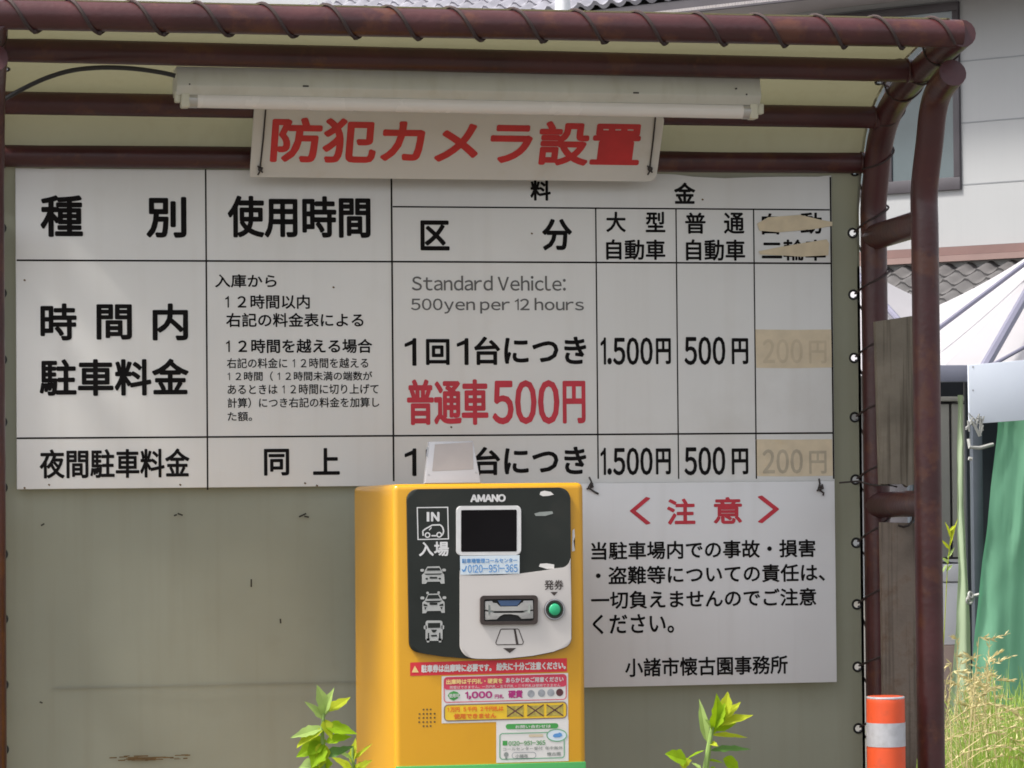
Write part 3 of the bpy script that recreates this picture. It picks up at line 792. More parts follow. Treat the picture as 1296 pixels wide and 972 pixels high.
# control panel
PD = yplane(YF-0.009)
def arcp(cx, cy, r, a0, a1, k=6):
    return [(cx+r*math.cos(R(a0+(a1-a0)*i/k)), cy+r*math.sin(R(a0+(a1-a0)*i/k))) for i in range(k+1)]
outline_px = arcp(529, 633, 14, 180, 270)+arcp(708, 631, 14, 270, 360)+arcp(711, 808, 12.5, 0, 75)+[(700, 825.5), (675, 830.5), (645, 833.5), (620, 834.5), (590, 833.5), (560, 831), (540, 828)]+arcp(531, 813, 13, 100, 180)
mb = MB(); mb.prism([PD.at(u, v) for u, v in outline_px], Vector((0, 0.0085, 0)), bevel=0.0022)
panel = mb.build('control_panel', M['panelgrey'], mach)
PW = yplane(YF-0.0115)
white_px = [(582, 722), (582.2, 728), (600, 728.3), (630, 728), (658, 726), (685, 722.5), (705, 719)]+arcp(709, 706, 13.2, 75, 5)+[(723, 760)]+arcp(711, 808, 12, 0, 75)+[(700, 824.8), (675, 829.8), (645, 833), (620, 834), (603, 833.6)]+arcp(599, 816, 17, 95, 180)
mb = MB(); mb.prism([PW.at(u, v) for u, v in white_px], Vector((0, 0.0024, 0)), bevel=0.0008)
wpan = mb.build('white_panel', M['panelwhite'], mach)
# screen
mb = MB(); mb.prism([PW.at(u, v) for u, v in rrect_px(577.5, 640.5, 659.5, 703, 6, 5, -0.008)], Vector((0, 0.0024, 0)), bevel=0.0008)
scr = mb.build('screen', M['iconwhite'], mach)
mb = MB(); poly(mb, PW, rrect_px(583.5, 645.5, 654, 698.5, 1.5, 2, -0.008), 0.0003); mb.build('display_glass', M['screen'], scr)
# stickers and prints on the panel
mb = MB(); poly(mb, PW, [(582, 703.5), (657.5, 702.5), (657.5, 726), (582.5, 727.5)], 0.0005); st = mb.build('phone_sticker', M['stblue'], mach)
label_mesh('lettering', st, M['prblue'], PW, [('駐車場管理コールセンター', 584.5, 706.5, 654.5, 712.5, .15), ('0120-951-365', 592, 714.5, 655, 724.5, .15, 'ink', .1)], d=0.0008)
mb = MB(); poly(mb, PW, [(584, 721), (586, 724), (589, 723), (591, 716.5), (589.5, 716), (588, 720.5), (586, 721.5), (585, 720)], 0.0008); mb.build('phone_mark', M['prblue'], st)
# worn remnants of stickers
for pts in ([(683, 626), (684, 622.5), (689, 621), (697, 622.5), (701, 626), (694, 627.5), (687, 628)], [(682, 717), (683.5, 713.5), (692, 713), (701.5, 714.5), (701, 719.5), (692, 720)]):
    mb = MB(); poly(mb, PD, pts, 0.0004); mb.build('sticker_remnant', M['stwhite'], panel)
mb = MB(); poly(mb, PD, [(676, 650), (683, 648), (699, 647), (700, 650), (690, 653), (678, 653)], 0.0004); mb.build('sticker_remnant', M['prgreytxt'], panel)
mb = MB(); poly(mb, PM, [(724.5, 671), (727, 669), (727.5, 680), (726, 685), (727.5, 697), (723.8, 698)], 0.0006); mb.build('sticker_remnant', M['stwhite'], mach)
label_mesh('maker_lettering', panel, M['iconwhite'], PD, [('AMANO', 595, 625.5, 640, 635.5, .7, 'ink', .06)])
mb = MB()
loop_px(mb, PD, [(528, 642.5), (566.5, 642), (567.5, 682), (529, 682.8)], 1.9)
rect(mb, PD, 540, 648, 543.3, 660, 0.0007); text(mb, PD, 'N', 545.3, 648, 556.2, 660, .8, 'ink')
# side view car outline
car = [(535.5, 678), (535, 672), (539, 669), (542, 667.5), (547, 664.5), (557, 664.2), (560, 667), (561.5, 672), (560.5, 676), (558, 678.5)]
for a, c_ in zip(car, car[1:]): line(mb, PD, a, c_, 1.8)
line(mb, PD, (546, 678), (552, 678), 1.7)
loop_px(mb, PD, arcp(541, 677.2, 2.9, 0, 330, 11), 1.6, 0.0008); loop_px(mb, PD, arcp(555.7, 676.8, 2.9, 0, 330, 11), 1.6, 0.0008)
line(mb, PD, (543, 671), (546, 667.5), 1.3, 0.0009)
mb.build('entry_sign_print', M['iconwhite'], panel)
label_mesh('lettering', panel, M['iconwhite'], PD, [('入場', 530, 685.5, 568, 704, .55)])
# three front views of vehicles
def icon(mi_w, cut, name):
    mb = MB()
    for p in mi_w: poly(mb, PD, p, 0.0005)
    for p in cut: poly(mb, PD, p, 0.0009, 1)
    mb.build(name, [M['icon'], M['panelgrey']], panel)
def tr_(p, ox, oy, k): return [(ox+u*k, oy+v*k) for u, v in p]
# sedan
icon([[(541, 717), (556, 716.7), (559, 721.5), (560, 725), (562, 727), (562.7, 738.5), (558, 738.7), (556.5, 736), (541, 736.3), (539, 738.8), (534, 739), (534, 727.5), (536.5, 725.2), (538, 721.5)],
      rrect_px(532, 720, 536.5, 723.5, 1.5), rrect_px(559.5, 719.7, 564.3, 723.2, 1.5)],
     [[(541, 719), (556, 718.7), (557.8, 722), (539.5, 722.3)], [(536.5, 726), (560, 725.6), (557, 727.3), (539, 727.5)], rrect_px(543.5, 730, 553.5, 732.4, 1), rrect_px(538.5, 731.3, 541.5, 733.6, 1), rrect_px(555, 731.1, 558, 733.4, 1)], 'car_icon')
icon([[(542, 751.5), (555, 751.2), (558.5, 757), (560, 759.5), (562.5, 762), (563, 775.5), (559, 775.8), (557.5, 773), (540.5, 773.3), (539, 776), (534.5, 776.2), (534.5, 762.5), (537.5, 759.8), (539, 757)],
      rrect_px(532, 755, 537, 758.6, 1.6), rrect_px(560, 754.7, 564.8, 758.2, 1.6), rrect_px(539.5, 748.8, 542.7, 752, 1.3), rrect_px(553.5, 748.5, 556.7, 751.8, 1.3)],
     [[(542, 753), (554.5, 752.7), (557, 757.5), (540, 757.9)], [(537, 760.5), (560, 760), (556, 762.2), (541, 762.4)], rrect_px(543.5, 762.6, 553.5, 765.6, 1.2), [(536, 764), (541, 765.5), (541, 767), (536, 767)], [(556, 765.2), (561, 763.7), (561, 766.8), (556, 766.8)], [(537, 768.5), (540, 768.5), (538, 772)], [(557, 768.3), (560, 768.3), (559, 771.8)]], 'car_icon')
icon([rrect_px(538.5, 785.3, 560, 811, 3), rrect_px(536.3, 791.5, 540, 796.5, 1.2), rrect_px(558.5, 791.3, 562, 796.3, 1.2), [(539.5, 808), (544, 808), (543, 813), (540.3, 813)], [(554.5, 808), (559, 808), (558.3, 813), (555.5, 813)]],
     [[(541.5, 788.5), (557, 788.3), (557, 794.5), (541.5, 794.8)], [(545.5, 797), (553, 796.9), (551, 800.3), (547.5, 800.4)], [(545.5, 803.5), (553, 803.3), (553, 805.5), (545.5, 805.8)], [(541.3, 801), (543, 801), (543, 808.5), (541.3, 808)], [(555.5, 800.8), (557.3, 800.8), (557.3, 807.8), (555.5, 808.3)]], 'bus_icon')
label_mesh('lettering', wpan, M['slotdark'], PW, [('発券', 689, 734, 713, 746.5, .2)])
for p_ in ([(696.5, 749.3), (706, 749), (701.3, 754)], [(636.5, 820.3), (653.5, 820), (645, 826.5)]):
    mb = MB(); poly(mb, PW, p_, 0.0006); mb.build('arrow_print', M['slotdark'], wpan)
mb = MB()
loop_px(mb, PW, [(633.5, 796.8), (635, 796.2), (655, 796), (656.5, 796.8), (662.3, 812.5), (661.5, 815), (660, 815.6), (630, 816), (628, 815.3), (627.5, 813)], 1.1)
poly(mb, PW, [(650, 796.3), (652.5, 796.2), (656.3, 815.3), (653.2, 815.5)], 0.0007)
mb.build('ticket_print', M['slotdark'], wpan)
# button
bc = PW.at(701.5, 771.3); ppm = (PW.at(711.5, 771).x-PW.at(701.5, 771).x)/10
bt = MB(); bt.disc(bc, PW.n, ppm*13, 0.004, 28); bt = bt.build('button', M['slotdark'], mach)
mb = MB(); mb.torus(bc+PW.n*0.003, PW.n, ppm*12.0, ppm*0.9, 28, 8); mb.build('button_ring', M['coin'], bt)
mb = MB(); mb.disc(bc, PW.n, ppm*9.7, 0.0048, 26); mb.build('button_collar', M['button'], bt)
mb = MB(); m2 = bmesh.new(); bmesh.ops.create_uvsphere(m2, u_segments=24, v_segments=12, radius=1)
for v in m2.verts: v.co = bc+Vector((v.co.x*ppm*7.2, -0.0048+v.co.y*0.0035, v.co.z*ppm*7.2))
mb.bm(m2, 0, True); mb.build('button_cap', M['buttonlit'], bt)
# ticket slot
PS = yplane(YF-0.018)
slot = MB(); o_ = rrect_px(608, 754, 680.8, 791, 5, 5, -0.01); i_ = rrect_px(612.5, 758.5, 676, 786.5, 3, 5, -0.01)
n_ = len(o_)
A = [PS.at(u, v) for u, v in o_]; B = [PS.at(u, v) for u, v in i_]; Cc = [p+Vector((0, 0.007, 0)) for p in A]; D = [p+Vector((0, 0.007, 0)) for p in B]
slot.add(A+B+Cc+D, [(i, (i+1) % n_, n_+(i+1) % n_, n_+i) for i in range(n_)]+[(2*n_+i, 2*n_+(i+1) % n_, (i+1) % n_, i) for i in range(n_)]+[(n_+i, n_+(i+1) % n_, 3*n_+(i+1) % n_, 3*n_+i) for i in range(n_)])
slot = slot.build('ticket_slot', M['slotdark'], mach)
mb = MB(); poly(mb, PW, i_, 0.0005); mb.build('slot_recess', M['black'], slot)
mb = MB(); y_ = YF-0.0165; pl = yplane(y_)
mouth_t = [(614, 761), (623, 760.7), (624, 763.3), (629, 763.3), (633, 768), (655, 767.8), (660, 763), (662, 762.8), (663, 760.2), (674.5, 760), (675, 771.5), (660, 773), (627, 773.3), (614, 772)]
mouth_b = [(614, 773.5), (627, 776.3), (660, 776), (675, 773), (675, 782.7), (660, 783.3), (656, 778.5), (646, 776.8), (638, 777), (633, 779), (629, 784), (614, 784.6)]
mb.prism([pl.at(u, v) for u, v in mouth_t], Vector((0, 0.004, 0)), bevel=0.0006); mb.prism([pl.at(u, v) for u, v in mouth_b], Vector((0, 0.004, 0)), bevel=0.0006)
for a in ([(618, 765), (626, 769), (626, 774.5), (618, 778)], [(671, 764), (663, 768.5), (663, 774), (671, 777)]):
    mb.prism([pl.at(u, v, 0.0015 if k in (0, 3) else -0.003) for k, (u, v) in enumerate(a)], Vector((0, 0.001, 0)), 1)
mb.build('slot_mouth', [M['slotgrey'], M['prgreytxt']], slot)
mb = MB(); mb.prism([pl.at(u, v, -0.001) for u, v in [(630, 760), (660, 759.6), (655, 766.5), (634, 766.8)]], Vector((0, 0.002, 0))); mb.build('slot_insert', M['slotblue'], slot)
# speaker holes
mb = MB()
for r_, (v, us) in enumerate(((898, (536, 540.5, 545)), (903.5, (531, 536, 540.5, 545, 550)), (908.5, (530.5, 536, 540.5, 545, 550)), (913.8, (530.5, 535.8, 540.5, 545, 550)), (919, (536, 540.5, 545)))):
    for u in us: mb.disc(PM.at(u, v-(u-540)*0.02, 0.0004), PM.n, ppm*1.25, 0, 10)
mb.build('speaker_holes', M['rust'], mach)
# red strip sticker
sl = -0.028
def q4(x0, y0, x1, y1, s_=sl): return [(x0, y0), (x1, y0+s_*(x1-x0)), (x1, y1+s_*(x1-x0)), (x0, y1)]
mb = MB(); poly(mb, PM, q4(519, 838.5, 717.5, 855.5), 0.0004); st = mb.build('warning_sticker', M['stred'], mach)
class Tilt(Plane): pass
PMt = Plane(PM.at(519, 846), (PM.at(717, 846+sl*198)-PM.at(519, 846)), Vector((0, 0, 1)))
label_mesh('lettering', st, M['stwhite'], PM, [('駐車券は出庫時に必要です。', 533, 840.5, 622, 850.5, .45), ('紛失に十分ご注意ください。', 628, 837.8, 716, 848, .45)], d=0.0008)
mb = MB(); poly(mb, PM, [(521, 851), (525, 842.5), (530, 851)], 0.0008); mb.build('warning_mark', M['prlight'], st)
# payment sticker
mb = MB(); poly(mb, PM, q4(559, 855.8, 719, 915.5, -0.026), 0.0004); st = mb.build('payment_sticker', M['stwhite'], mach)
mb = MB(); poly(mb, PM, rrect_px(562, 857.5, 716.5, 873, 4, 4, -0.026), 0.0008); mb.build('red_band', M['stpink'], st)
mb = MB(); loop_px(mb, PM, rrect_px(562, 857.5, 716.5, 889, 4, 4, -0.026), 1.0, 0.0011); mb.build('band_outline', M['stpink'], st)
mb = MB(); loop_px(mb, PM, rrect_px(562.3, 892.3, 717, 912.5, 5, 4, -0.026), 1.3, 0.0011); poly(mb, PM, rrect_px(562.3, 892.3, 717, 912.5, 5, 4, -0.026), 0.0008, 1); mb.build('yellow_band', [M['fascialight'], M['styellow']], st)
label_mesh('lettering', st, M['prlight'], PM, [('出庫時は千円札・硬貨を', 564.5, 859, 636, 865.5, .25)], d=0.0014)
label_mesh('lettering', st, M['stwhite'], PM, [('あらかじめご用意ください', 640, 856.8, 713, 863.6, .25), ('両替はできません。一万円札・五千円札・二千円札は使用できません', 569, 866.5, 709, 870.5, .0)], d=0.0014)
mb = MB(); poly(mb, PM, [(566.5, 880.3), (569, 876.5), (574, 874.5), (579, 876), (582.3, 879.5), (579, 884), (574, 886.8), (569, 884.5)], 0.0008); pm = mb.build('accepted_mark', M['stgreen'], st)
label_mesh('lettering', pm, M['stwhite'], PM, [('使用可', 568, 877.8, 581, 883, .1)], d=0.0014)
label_mesh('lettering', st, M['prpurple'], PM, [('1,000', 588.5, 874.8, 623, 885, .6, 'ink', .1), ('円札', 626, 878.5, 637.5, 884, .2), ('硬貨', 643, 873.3, 661.5, 883.5, .6)], d=0.001)
for u, v, m in ((672, 878, 'coin'), (685.3, 877.2, 'coin'), (697, 876.6, 'coin'), (708.2, 876.3, 'coindark')):
    mb = MB(); mb.disc(PM.at(u, v, 0.0009), PM.n, ppm*4.6, 0, 18); mb.build('coin_print', M[m], st)
label_mesh('lettering', st, M['prorange'], PM, [('1万円 5千円 2千円札は', 566, 894, 637, 900.5, .3), ('使用できません', 574, 902.5, 628, 909.5, .4)], d=0.0014)
for u in (641.5, 667, 691.5):
    dv = -0.026*(u-562)
    mb = MB(); poly(mb, PM, q4(u, 895.8+dv, u+21, 909.3+dv, -0.026), 0.0012); nb = mb.build('note_print', M['note'], st)
    mb = MB(); line(mb, PM, (u, 895+dv), (u+21, 909+dv), 1.4, 0.0015); line(mb, PM, (u, 909+dv), (u+21, 894.5+dv), 1.4, 0.0016); mb.build('cross_mark', M['coindark'], nb)
# contact sticker
mb = MB(); poly(mb, PM, q4(628, 913.5, 719.5, 965.5, -0.026), 0.0006); st = mb.build('contact_sticker', M['stwhite'], mach)
mb = MB(); poly(mb, PM, rrect_px(640, 916.3, 706.5, 923, 3.2, 4, -0.018), 0.0009); gb = mb.build('green_band', M['stgreen'], st)
label_mesh('lettering', gb, M['stwhite'], PM, [('お問い合わせは', 652, 917.3, 697, 921.5, .1)], d=0.0013)
mb = MB(); loop_px(mb, PM, rrect_px(632.5, 928.5, 714, 961, 3.5, 4, -0.026), 1.3, 0.001); mb.build('frame_print', M['stframe'], st)
mb = MB(); loop_px(mb, PM, [(704.5+12.5*math.cos(q*math.pi/12), 930.5+7.6*math.sin(q*math.pi/12)) for q in range(24)], 1.4, 0.0014)
poly(mb, PM, [(704.5+11.8*math.cos(q*math.pi/12), 930.5+6.9*math.sin(q*math.pi/12)) for q in range(24)], 0.0012, 1); mb.build('oval_print', [M['stframe'], M['stblue']], st)
mb = MB(); poly(mb, PM, [(700, 930), (702, 928.5), (706, 928), (708, 926.8), (710.5, 928), (711.5, 931), (708, 933), (702, 933.3), (699.5, 932)], 0.0016); mb.build('oval_mark', M['prblue'], st)
mb = MB(); poly(mb, PM, rrect_px(669, 929.5, 687.5, 932.8, 1.5, 3, -0.02), 0.001); mb.build('tan_band', M['tape'], st)
label_mesh('lettering', st, M['stgreen'], PM, [('0120-951-365', 643.5, 937.5, 690, 943.2, .15, 'ink', .1)], d=0.001)
mb = MB(); poly(mb, PM, q4(636, 937.5, 642, 943.5, -0.02), 0.001); mb.build('dial_mark', M['stgreen'], st)
label_mesh('lettering', st, M['prgreytxt'], PM, [('コールセンター受付 年中無休', 636.5, 945, 712, 949.3, .05), ('小諸市', 652, 954.5, 668, 959, .1), ('懐古園', 692, 951.8, 709.5, 956.3, .1)], d=0.001)
mb = MB(); mb.disc(PM.at(640.5, 955, 0.001), PM.n, ppm*3, 0, 12); poly(mb, PM, [(639, 958), (642, 958), (641.4, 961), (639.6, 961)], 0.001); mb.build('mark_print', M['prgreytxt'], st)
mb = MB(); loop_px(mb, PM, rrect_px(648, 952.5, 678, 960, 3.5, 4, -0.02), 0.8, 0.001); mb.build('pill_outline', M['coin'], st)
# small unit on the machine's top
uy0, uy1 = YF+0.10, YF+0.145
c0, c1, c2, c3 = PY(537, 611, uy0), PY(609, 610.5, uy0), PY(599, 558, uy1), PY(542.5, 558.5, uy1)
c0.z = c1.z = mzt+0.0005
mb = MB(); mb.prism([c0, c1, c2, c3], Vector((0, 0.012, -0.002)), bevel=0.003)
unit = mb.build('top_unit', M['unit'], mach)
PU = Plane(c0, c1-c0, (c3+c2)/2-(c0+c1)/2)
mb = MB(); poly(mb, PU, [(547.5, 563), (595.5, 562.5), (598.5, 597), (546, 597)], 0.0005); mb.build('unit_face', M['unitface'], unit)
mb = MB()
for u, v in ((542, 601.5), (602, 601.5)): mb.disc(PU.at(u, v, 0.0006), PU.n, ppm*1.4, 0, 10)
line(mb, PU, (538.5, 566), (538, 578), 1.4, 0.0006); mb.build('unit_screw', M['coin'], unit)

# ================================================================== orange bollard
PBo = yplane(-0.45)
bc0 = PBo.at(1120.7, 881); br_ = (PBo.at(1144, 900).x-PBo.at(1097.3, 900).x)/2
bol = thing('traffic_post', (bc0.x, -0.45, 0), 'orange flexible traffic post with white reflective bands by the right pipe', 'bollard')
def zat(v): return PBo.at(1120, v).z
mb = MB(); mb.tube([(bc0.x, -0.45, z) for z in (0.03, 0.3, 0.6, bc0.z-0.014)]+[(bc0.x, -0.45, bc0.z-0.004), (bc0.x, -0.45, bc0.z)], br_, 28, rs=[br_]*4+[br_*0.985, br_*0.93]); mb.build('post', M['orange'], bol)
for va, vb in ((914, 944), (1004, 1034)):
    mb = MB(); mb.tube([(bc0.x, -0.45, zat(va)), (bc0.x, -0.45, zat(vb))], br_+0.0008, 28, caps=False); mb.build('reflective_band', M['reflect'], bol)
mb = MB(); mb.torus(Vector((bc0.x, -0.45, bc0.z-0.003)), Vector((0, 0, 1)), br_*0.93, 0.003, 28, 8); mb.build('rim', M['reflect'], bol)
mb = MB(); mb.tube([(bc0.x, -0.45, 0), (bc0.x, -0.45, 0.02), (bc0.x, -0.45, 0.05)], 0.1, 28, rs=[0.11, 0.105, br_*1.1]); mb.build('foot', M['orange'], bol)

# ================================================================== leafy shoots in front
def leaf(mb, base, tip, wid, mi, rnd, curl=0.12):
    base = base-(tip-base)*0.10
    ax = tip-base; L = ax.length; t = ax.normalized()
    view = (CAM-base).normalized()
    nrm = (view*0.7+Vector((rnd.uniform(-.5, .5), rnd.uniform(-.3, .3), 0.6)))
    nrm = (nrm-t*nrm.dot(t)).normalized(); sd_ = t.cross(nrm)
    n = 10; vs = []; fs = []; bend = rnd.uniform(-2, 2)
    for i in range(n+1):
        k = i/n
        prof = (math.sin(math.pi*k**0.8)**0.9)*(1-0.25*k) if 0 < k < 1 else 0.0
        hw_ = wid*0.5*prof*(1+0.12*math.sin(k*19+rnd.random()*3))
        c = base+ax*k-nrm*(curl*L*k*k)*rnd.uniform(0.9, 1.1)
        e1, e2 = rnd.uniform(0.85, 1.12), rnd.uniform(0.85, 1.12)
        c = c+sd_*(wid*0.10*math.sin(k*3.0+bend)) 
        vs += [c-sd_*hw_*e1+nrm*hw_*0.35, c, c+sd_*hw_*e2+nrm*hw_*0.35]
    for i in range(n):
        a = i*3
        fs += [(a, a+1, a+4, a+3), (a+1, a+2, a+5, a+4)]
    mb.add(vs, fs, mi, True)
LM = ['leaf', 'leafyellow', 'leafpale', 'leafdark']
def shoot(name, y, ox, oy, k, stems, leaves, label, extra_seed):
    rnd = random.Random(extra_seed)
    foot = PY(*( (ox+stems[0][0][0][0]/k), (oy+stems[0][0][0][1]/k)), y); foot.z = 0
    root = thing(name, foot, label, 'plant', 'leafy shoots in front of the machine')
    sm = MB()
    for pts, r in stems:
        P = [PY(ox+a/k, oy+c/k, y) for a, c in pts]
        low = Vector((P[0].x+rnd.uniform(-.02, .02), y, 0))
        P = [low, low.lerp(P[0], 0.5)+Vector((0.015, 0, 0)), low.lerp(P[0], 0.85)]+P
        sm.tube(P, r, 8, rs=[r*1.5, r*1.3, r*1.15]+[r*(1-0.5*i/len(pts)) for i in range(len(pts))])
        for i in range(26):                     # leaves lower on the stem, below the frame
            q = low.lerp(P[3], rnd.uniform(0.15, 0.97)); a = rnd.uniform(0, 6.28); l = rnd.uniform(0.05, 0.085)
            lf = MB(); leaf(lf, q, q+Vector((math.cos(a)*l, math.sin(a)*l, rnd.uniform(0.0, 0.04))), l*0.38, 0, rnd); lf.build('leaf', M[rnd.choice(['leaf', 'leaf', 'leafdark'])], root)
    sm.build('stem', M['stem'], root)
    for (b0, b1), (t0, t1), w_, mi in leaves:
        base = PY(ox+b0/k, oy+b1/k, y); tip = PY(ox+t0/k, oy+t1/k, y+rnd.uniform(-0.02, 0.012))
        wid = w_/k/FPX*(base-CAM).length
        lf = MB(); leaf(lf, base, tip, wid*1.6, 0, rnd); lf.build('leaf', M[LM[mi]], root)
    return root
YS = -1.65
shoot('leafy_shrub', YS, 350, 850, 7.97, [([(460, 1100), (478, 860), (465, 700), (460, 560), (480, 420)], 0.0042)],
      [((480, 420), (415, 140), 95, 2), ((488, 420), (548, 155), 78, 2), ((530, 390), (740, 235), 82, 1), ((465, 475), (308, 288), 72, 2),
       ((445, 585), (138, 630), 92, 2), ((432, 590), (205, 752), 96, 1), ((488, 500), (572, 672), 95, 1), ((500, 545), (820, 600), 120, 0),
       ((520, 700), (760, 640), 105, 0), ((480, 720), (185, 825), 140, 0), ((470, 740), (330, 945), 165, 0), ((482, 750), (425, 970), 120, 1),
       ((500, 855), (770, 725), 78, 3), ((470, 900), (205, 975), 95, 2), ((500, 880), (500, 1060), 90, 0), ((470, 960), (330, 1080), 110, 0)],
      'taller broad leaved green shoot standing at the left of the yellow machine', 11)
shoot('leafy_shrub', YS+0.03, 350, 850, 7.97, [([(780, 1100), (778, 960), (768, 860), (768, 760)], 0.003)],
      [((770, 910), (772, 665), 62, 1), ((785, 880), (955, 712), 30, 1), ((755, 890), (640, 800), 52, 2), ((745, 985), (556, 850), 62, 1),
       ((800, 985), (955, 888), 66, 1), ((740, 1000), (700, 920), 60, 1), ((790, 985), (835, 930), 50, 1), ((770, 1040), (650, 1000), 70, 0)],
      'small narrow leaved yellowish sprig at the lower left corner of the machine', 12)
shoot('leafy_shrub', YS+0.05, 830, 860, 8.68, [([(540, 1120), (550, 960), (575, 800), (598, 640), (620, 520)], 0.0062)],
      [((565, 640), (475, 205), 70, 2), ((640, 560), (682, 165), 110, 0), ((755, 400), (765, 132), 105, 1), ((740, 430), (920, 218), 78, 1),
       ((690, 500), (1062, 345), 105, 1), ((680, 550), (900, 470), 60, 0), ((620, 560), (560, 440), 70, 2), ((650, 610), (1025, 598), 60, 1),
       ((640, 770), (1065, 742), 62, 3), ((515, 785), (330, 855), 34, 0), ((315, 865), (115, 822), 135, 0), ((310, 870), (330, 985), 90, 1),
       ((585, 885), (760, 905), 34, 0), ((750, 900), (945, 995), 130, 0), ((490, 985), (395, 905), 40, 2), ((600, 700), (690, 720), 50, 1),
       ((640, 520), (740, 250), 110, 0), ((600, 980), (720, 1060), 90, 0)],
      'thick stemmed shoot with narrow leaves below the white notice', 13)

# ================================================================== far right: house with white siding
HAZ = R(-40.4)
hd = Vector((math.sin(HAZ), math.cos(HAZ), 0))          # along the wall, going away (left)
hn = Vector((-hd.y, hd.x, 0)); hn = hn if hn.dot(CAM-Vector((10, 30, 0))) > 0 else -hn
HO = CAM+ray(1200, 400)*34.0
WP = Plane(HO, -hd, Vector((0, 0, 1)))
if WP.n.dot(CAM-HO) < 0: WP.n = -WP.n
def WA(u, v, d=0.0):
    return PP(u, v, WP.o, WP.n)+WP.n*d
house = thing('house', Vector((WA(1200, 400).x, WA(1200, 400).y, 0)), 'white sided two storey house with grey tiled roofs behind the shelter', 'house')
wl, wr_ = WP.loc(690, 200)[0], WP.loc(1296, 200)[0]+4.0
wtop = WP.loc(1230, -20)[1]+1.2
zb_ = -HO.z
mb = MB(); mb.prism([WP.pt(wl-9, zb_), WP.pt(wr_, zb_), WP.pt(wr_, wtop), WP.pt(wl-9, wtop)], -WP.n*6.0); mb.build('wall', M['siding'], house)
mb = MB()
b0 = WP.loc(1250, 74.5)[1]; b1 = WP.loc(1250, 231.5)[1]; dj = (b0-b1)/2
for k in range(-3, 9):
    z = b1+dj*k
    if z < wtop-0.1: mb.prism([WP.pt(wl-9, z-0.006, 0.004), WP.pt(wr_, z-0.006, 0.004), WP.pt(wr_, z+0.006, 0.004), WP.pt(wl-9, z+0.006, 0.004)], -WP.n*0.003)
mb.build('siding_joint', M['joint'], house)
# trim under the soffit
mb = MB(); z0 = WP.loc(1030, 9)[1]
mb.prism([WP.pt(wl-9, z0-0.03, 0.03), WP.pt(wr_, z0-0.03, 0.03), WP.pt(wr_, z0+0.03, 0.03), WP.pt(wl-9, z0+0.03, 0.03)], -WP.n*0.028)
# window with two sashes
xw1 = WP.loc(1216, 120)[0]; xw0 = WP.loc(1040, 120)[0]; xm = WP.loc(1127, 230)[0]
zw0 = WP.loc(1200, 241)[1]; zw1 = WP.loc(1210, 2.5)[1]
win = MB(); fwid = 0.075
for a, c_ in (((xw0, zw0), (xw1, zw0+0.13)), ((xw0, zw1-0.09), (xw1, zw1)), ((xw0, zw0+0.13), (xw0+fwid, zw1-0.09)), ((xw1-fwid, zw0+0.13), (xw1, zw1-0.09)), ((xm-0.04, zw0+0.13), (xm+0.04, zw1-0.09))):
    win.prism([WP.pt(a[0], a[1], 0.04), WP.pt(c_[0], a[1], 0.04), WP.pt(c_[0], c_[1], 0.04), WP.pt(a[0], c_[1], 0.04)], -WP.n*0.038, bevel=0.008)
win = win.build('window', M['winframe'], house)
for a, c_ in ((xw0+fwid, xm-0.04), (xm+0.04, xw1-fwid)):
    mb = MB(); mb.prism([WP.pt(a, zw0+0.13, 0.02), WP.pt(c_, zw0+0.13, 0.02), WP.pt(c_, zw1-0.09, 0.02), WP.pt(a, zw1-0.09, 0.02)], -WP.n*0.015); mb.build('pane', M['glass'], win)
def tile_roof(mb, o, ex, dn, nx, ny, tw, rh, amp, mi=0):
    """wavy tiles: o upper left corner, ex along the eave, dn down the slope"""
    nn = ex.cross(dn).normalized(); nn = nn if nn.z > 0 else -nn
    seg = 6
    for r in range(ny):
        vs = []
        for k in range(2):
            for i in range(nx*seg+1):
                ph_ = (i/seg) % 1.0; hgt = amp*(math.cos(2*math.pi*ph_)*0.5+(0.5 if ph_ < 0.2 else 0))
                lift = 0.028*k+0.004
                vs.append(o+ex*(i*tw/seg)+dn*(rh*(r+k*1.12))+nn*(hgt+lift))
        n2 = nx*seg+1
        vs += [p-nn*0.05 for p in vs[n2:]]
        fs = [(i, i+1, n2+i+1, n2+i) for i in range(n2-1)]+[(n2+i, n2+i+1, 2*n2+i+1, 2*n2+i) for i in range(n2-1)]
        mb.add(vs, fs, mi, True)
# lower roof under the brown flashing
zf1 = WP.loc(1296, 308)[1]; zf0 = WP.loc(1296, 327)[1]
zfa = (WP.loc(1193, 314)[1]+zf1)/2; zfb = (WP.loc(1193, 332.5)[1]+zf0)/2; zfm = (WP.loc(1193, 325)[1]+WP.loc(1296, 318)[1])/2
mb = MB(); mb.prism([WP.pt(wl, zfm, 0.10), WP.pt(wr_, zfm, 0.10), WP.pt(wr_, zfa, 0.10), WP.pt(wl, zfa, 0.10)], -WP.n*0.098); mb.build('fascia', M['fascia'], house)
mb = MB(); mb.prism([WP.pt(wl, zfb, 0.13), WP.pt(wr_, zfb, 0.13), WP.pt(wr_, zfm-0.004, 0.13), WP.pt(wl, zfm-0.004, 0.13)], -WP.n*0.128); mb.build('flashing', M['fascialight'], house)
exr = WP.ex; dn = (WP.n*math.cos(R(24))-Vector((0, 0, 1))*math.sin(R(24))).normalized()
tw = (WP.loc(1255, 335)[0]-WP.loc(1228, 335)[0])
ntile = int((wr_-wl)/tw)
mb = MB(); tile_roof(mb, WP.pt(wl, zfb-0.05, 0.02), exr, dn, ntile, 9, tw, 0.26, 0.042); mb.build('lower_roof', M['tile'], house, 50)
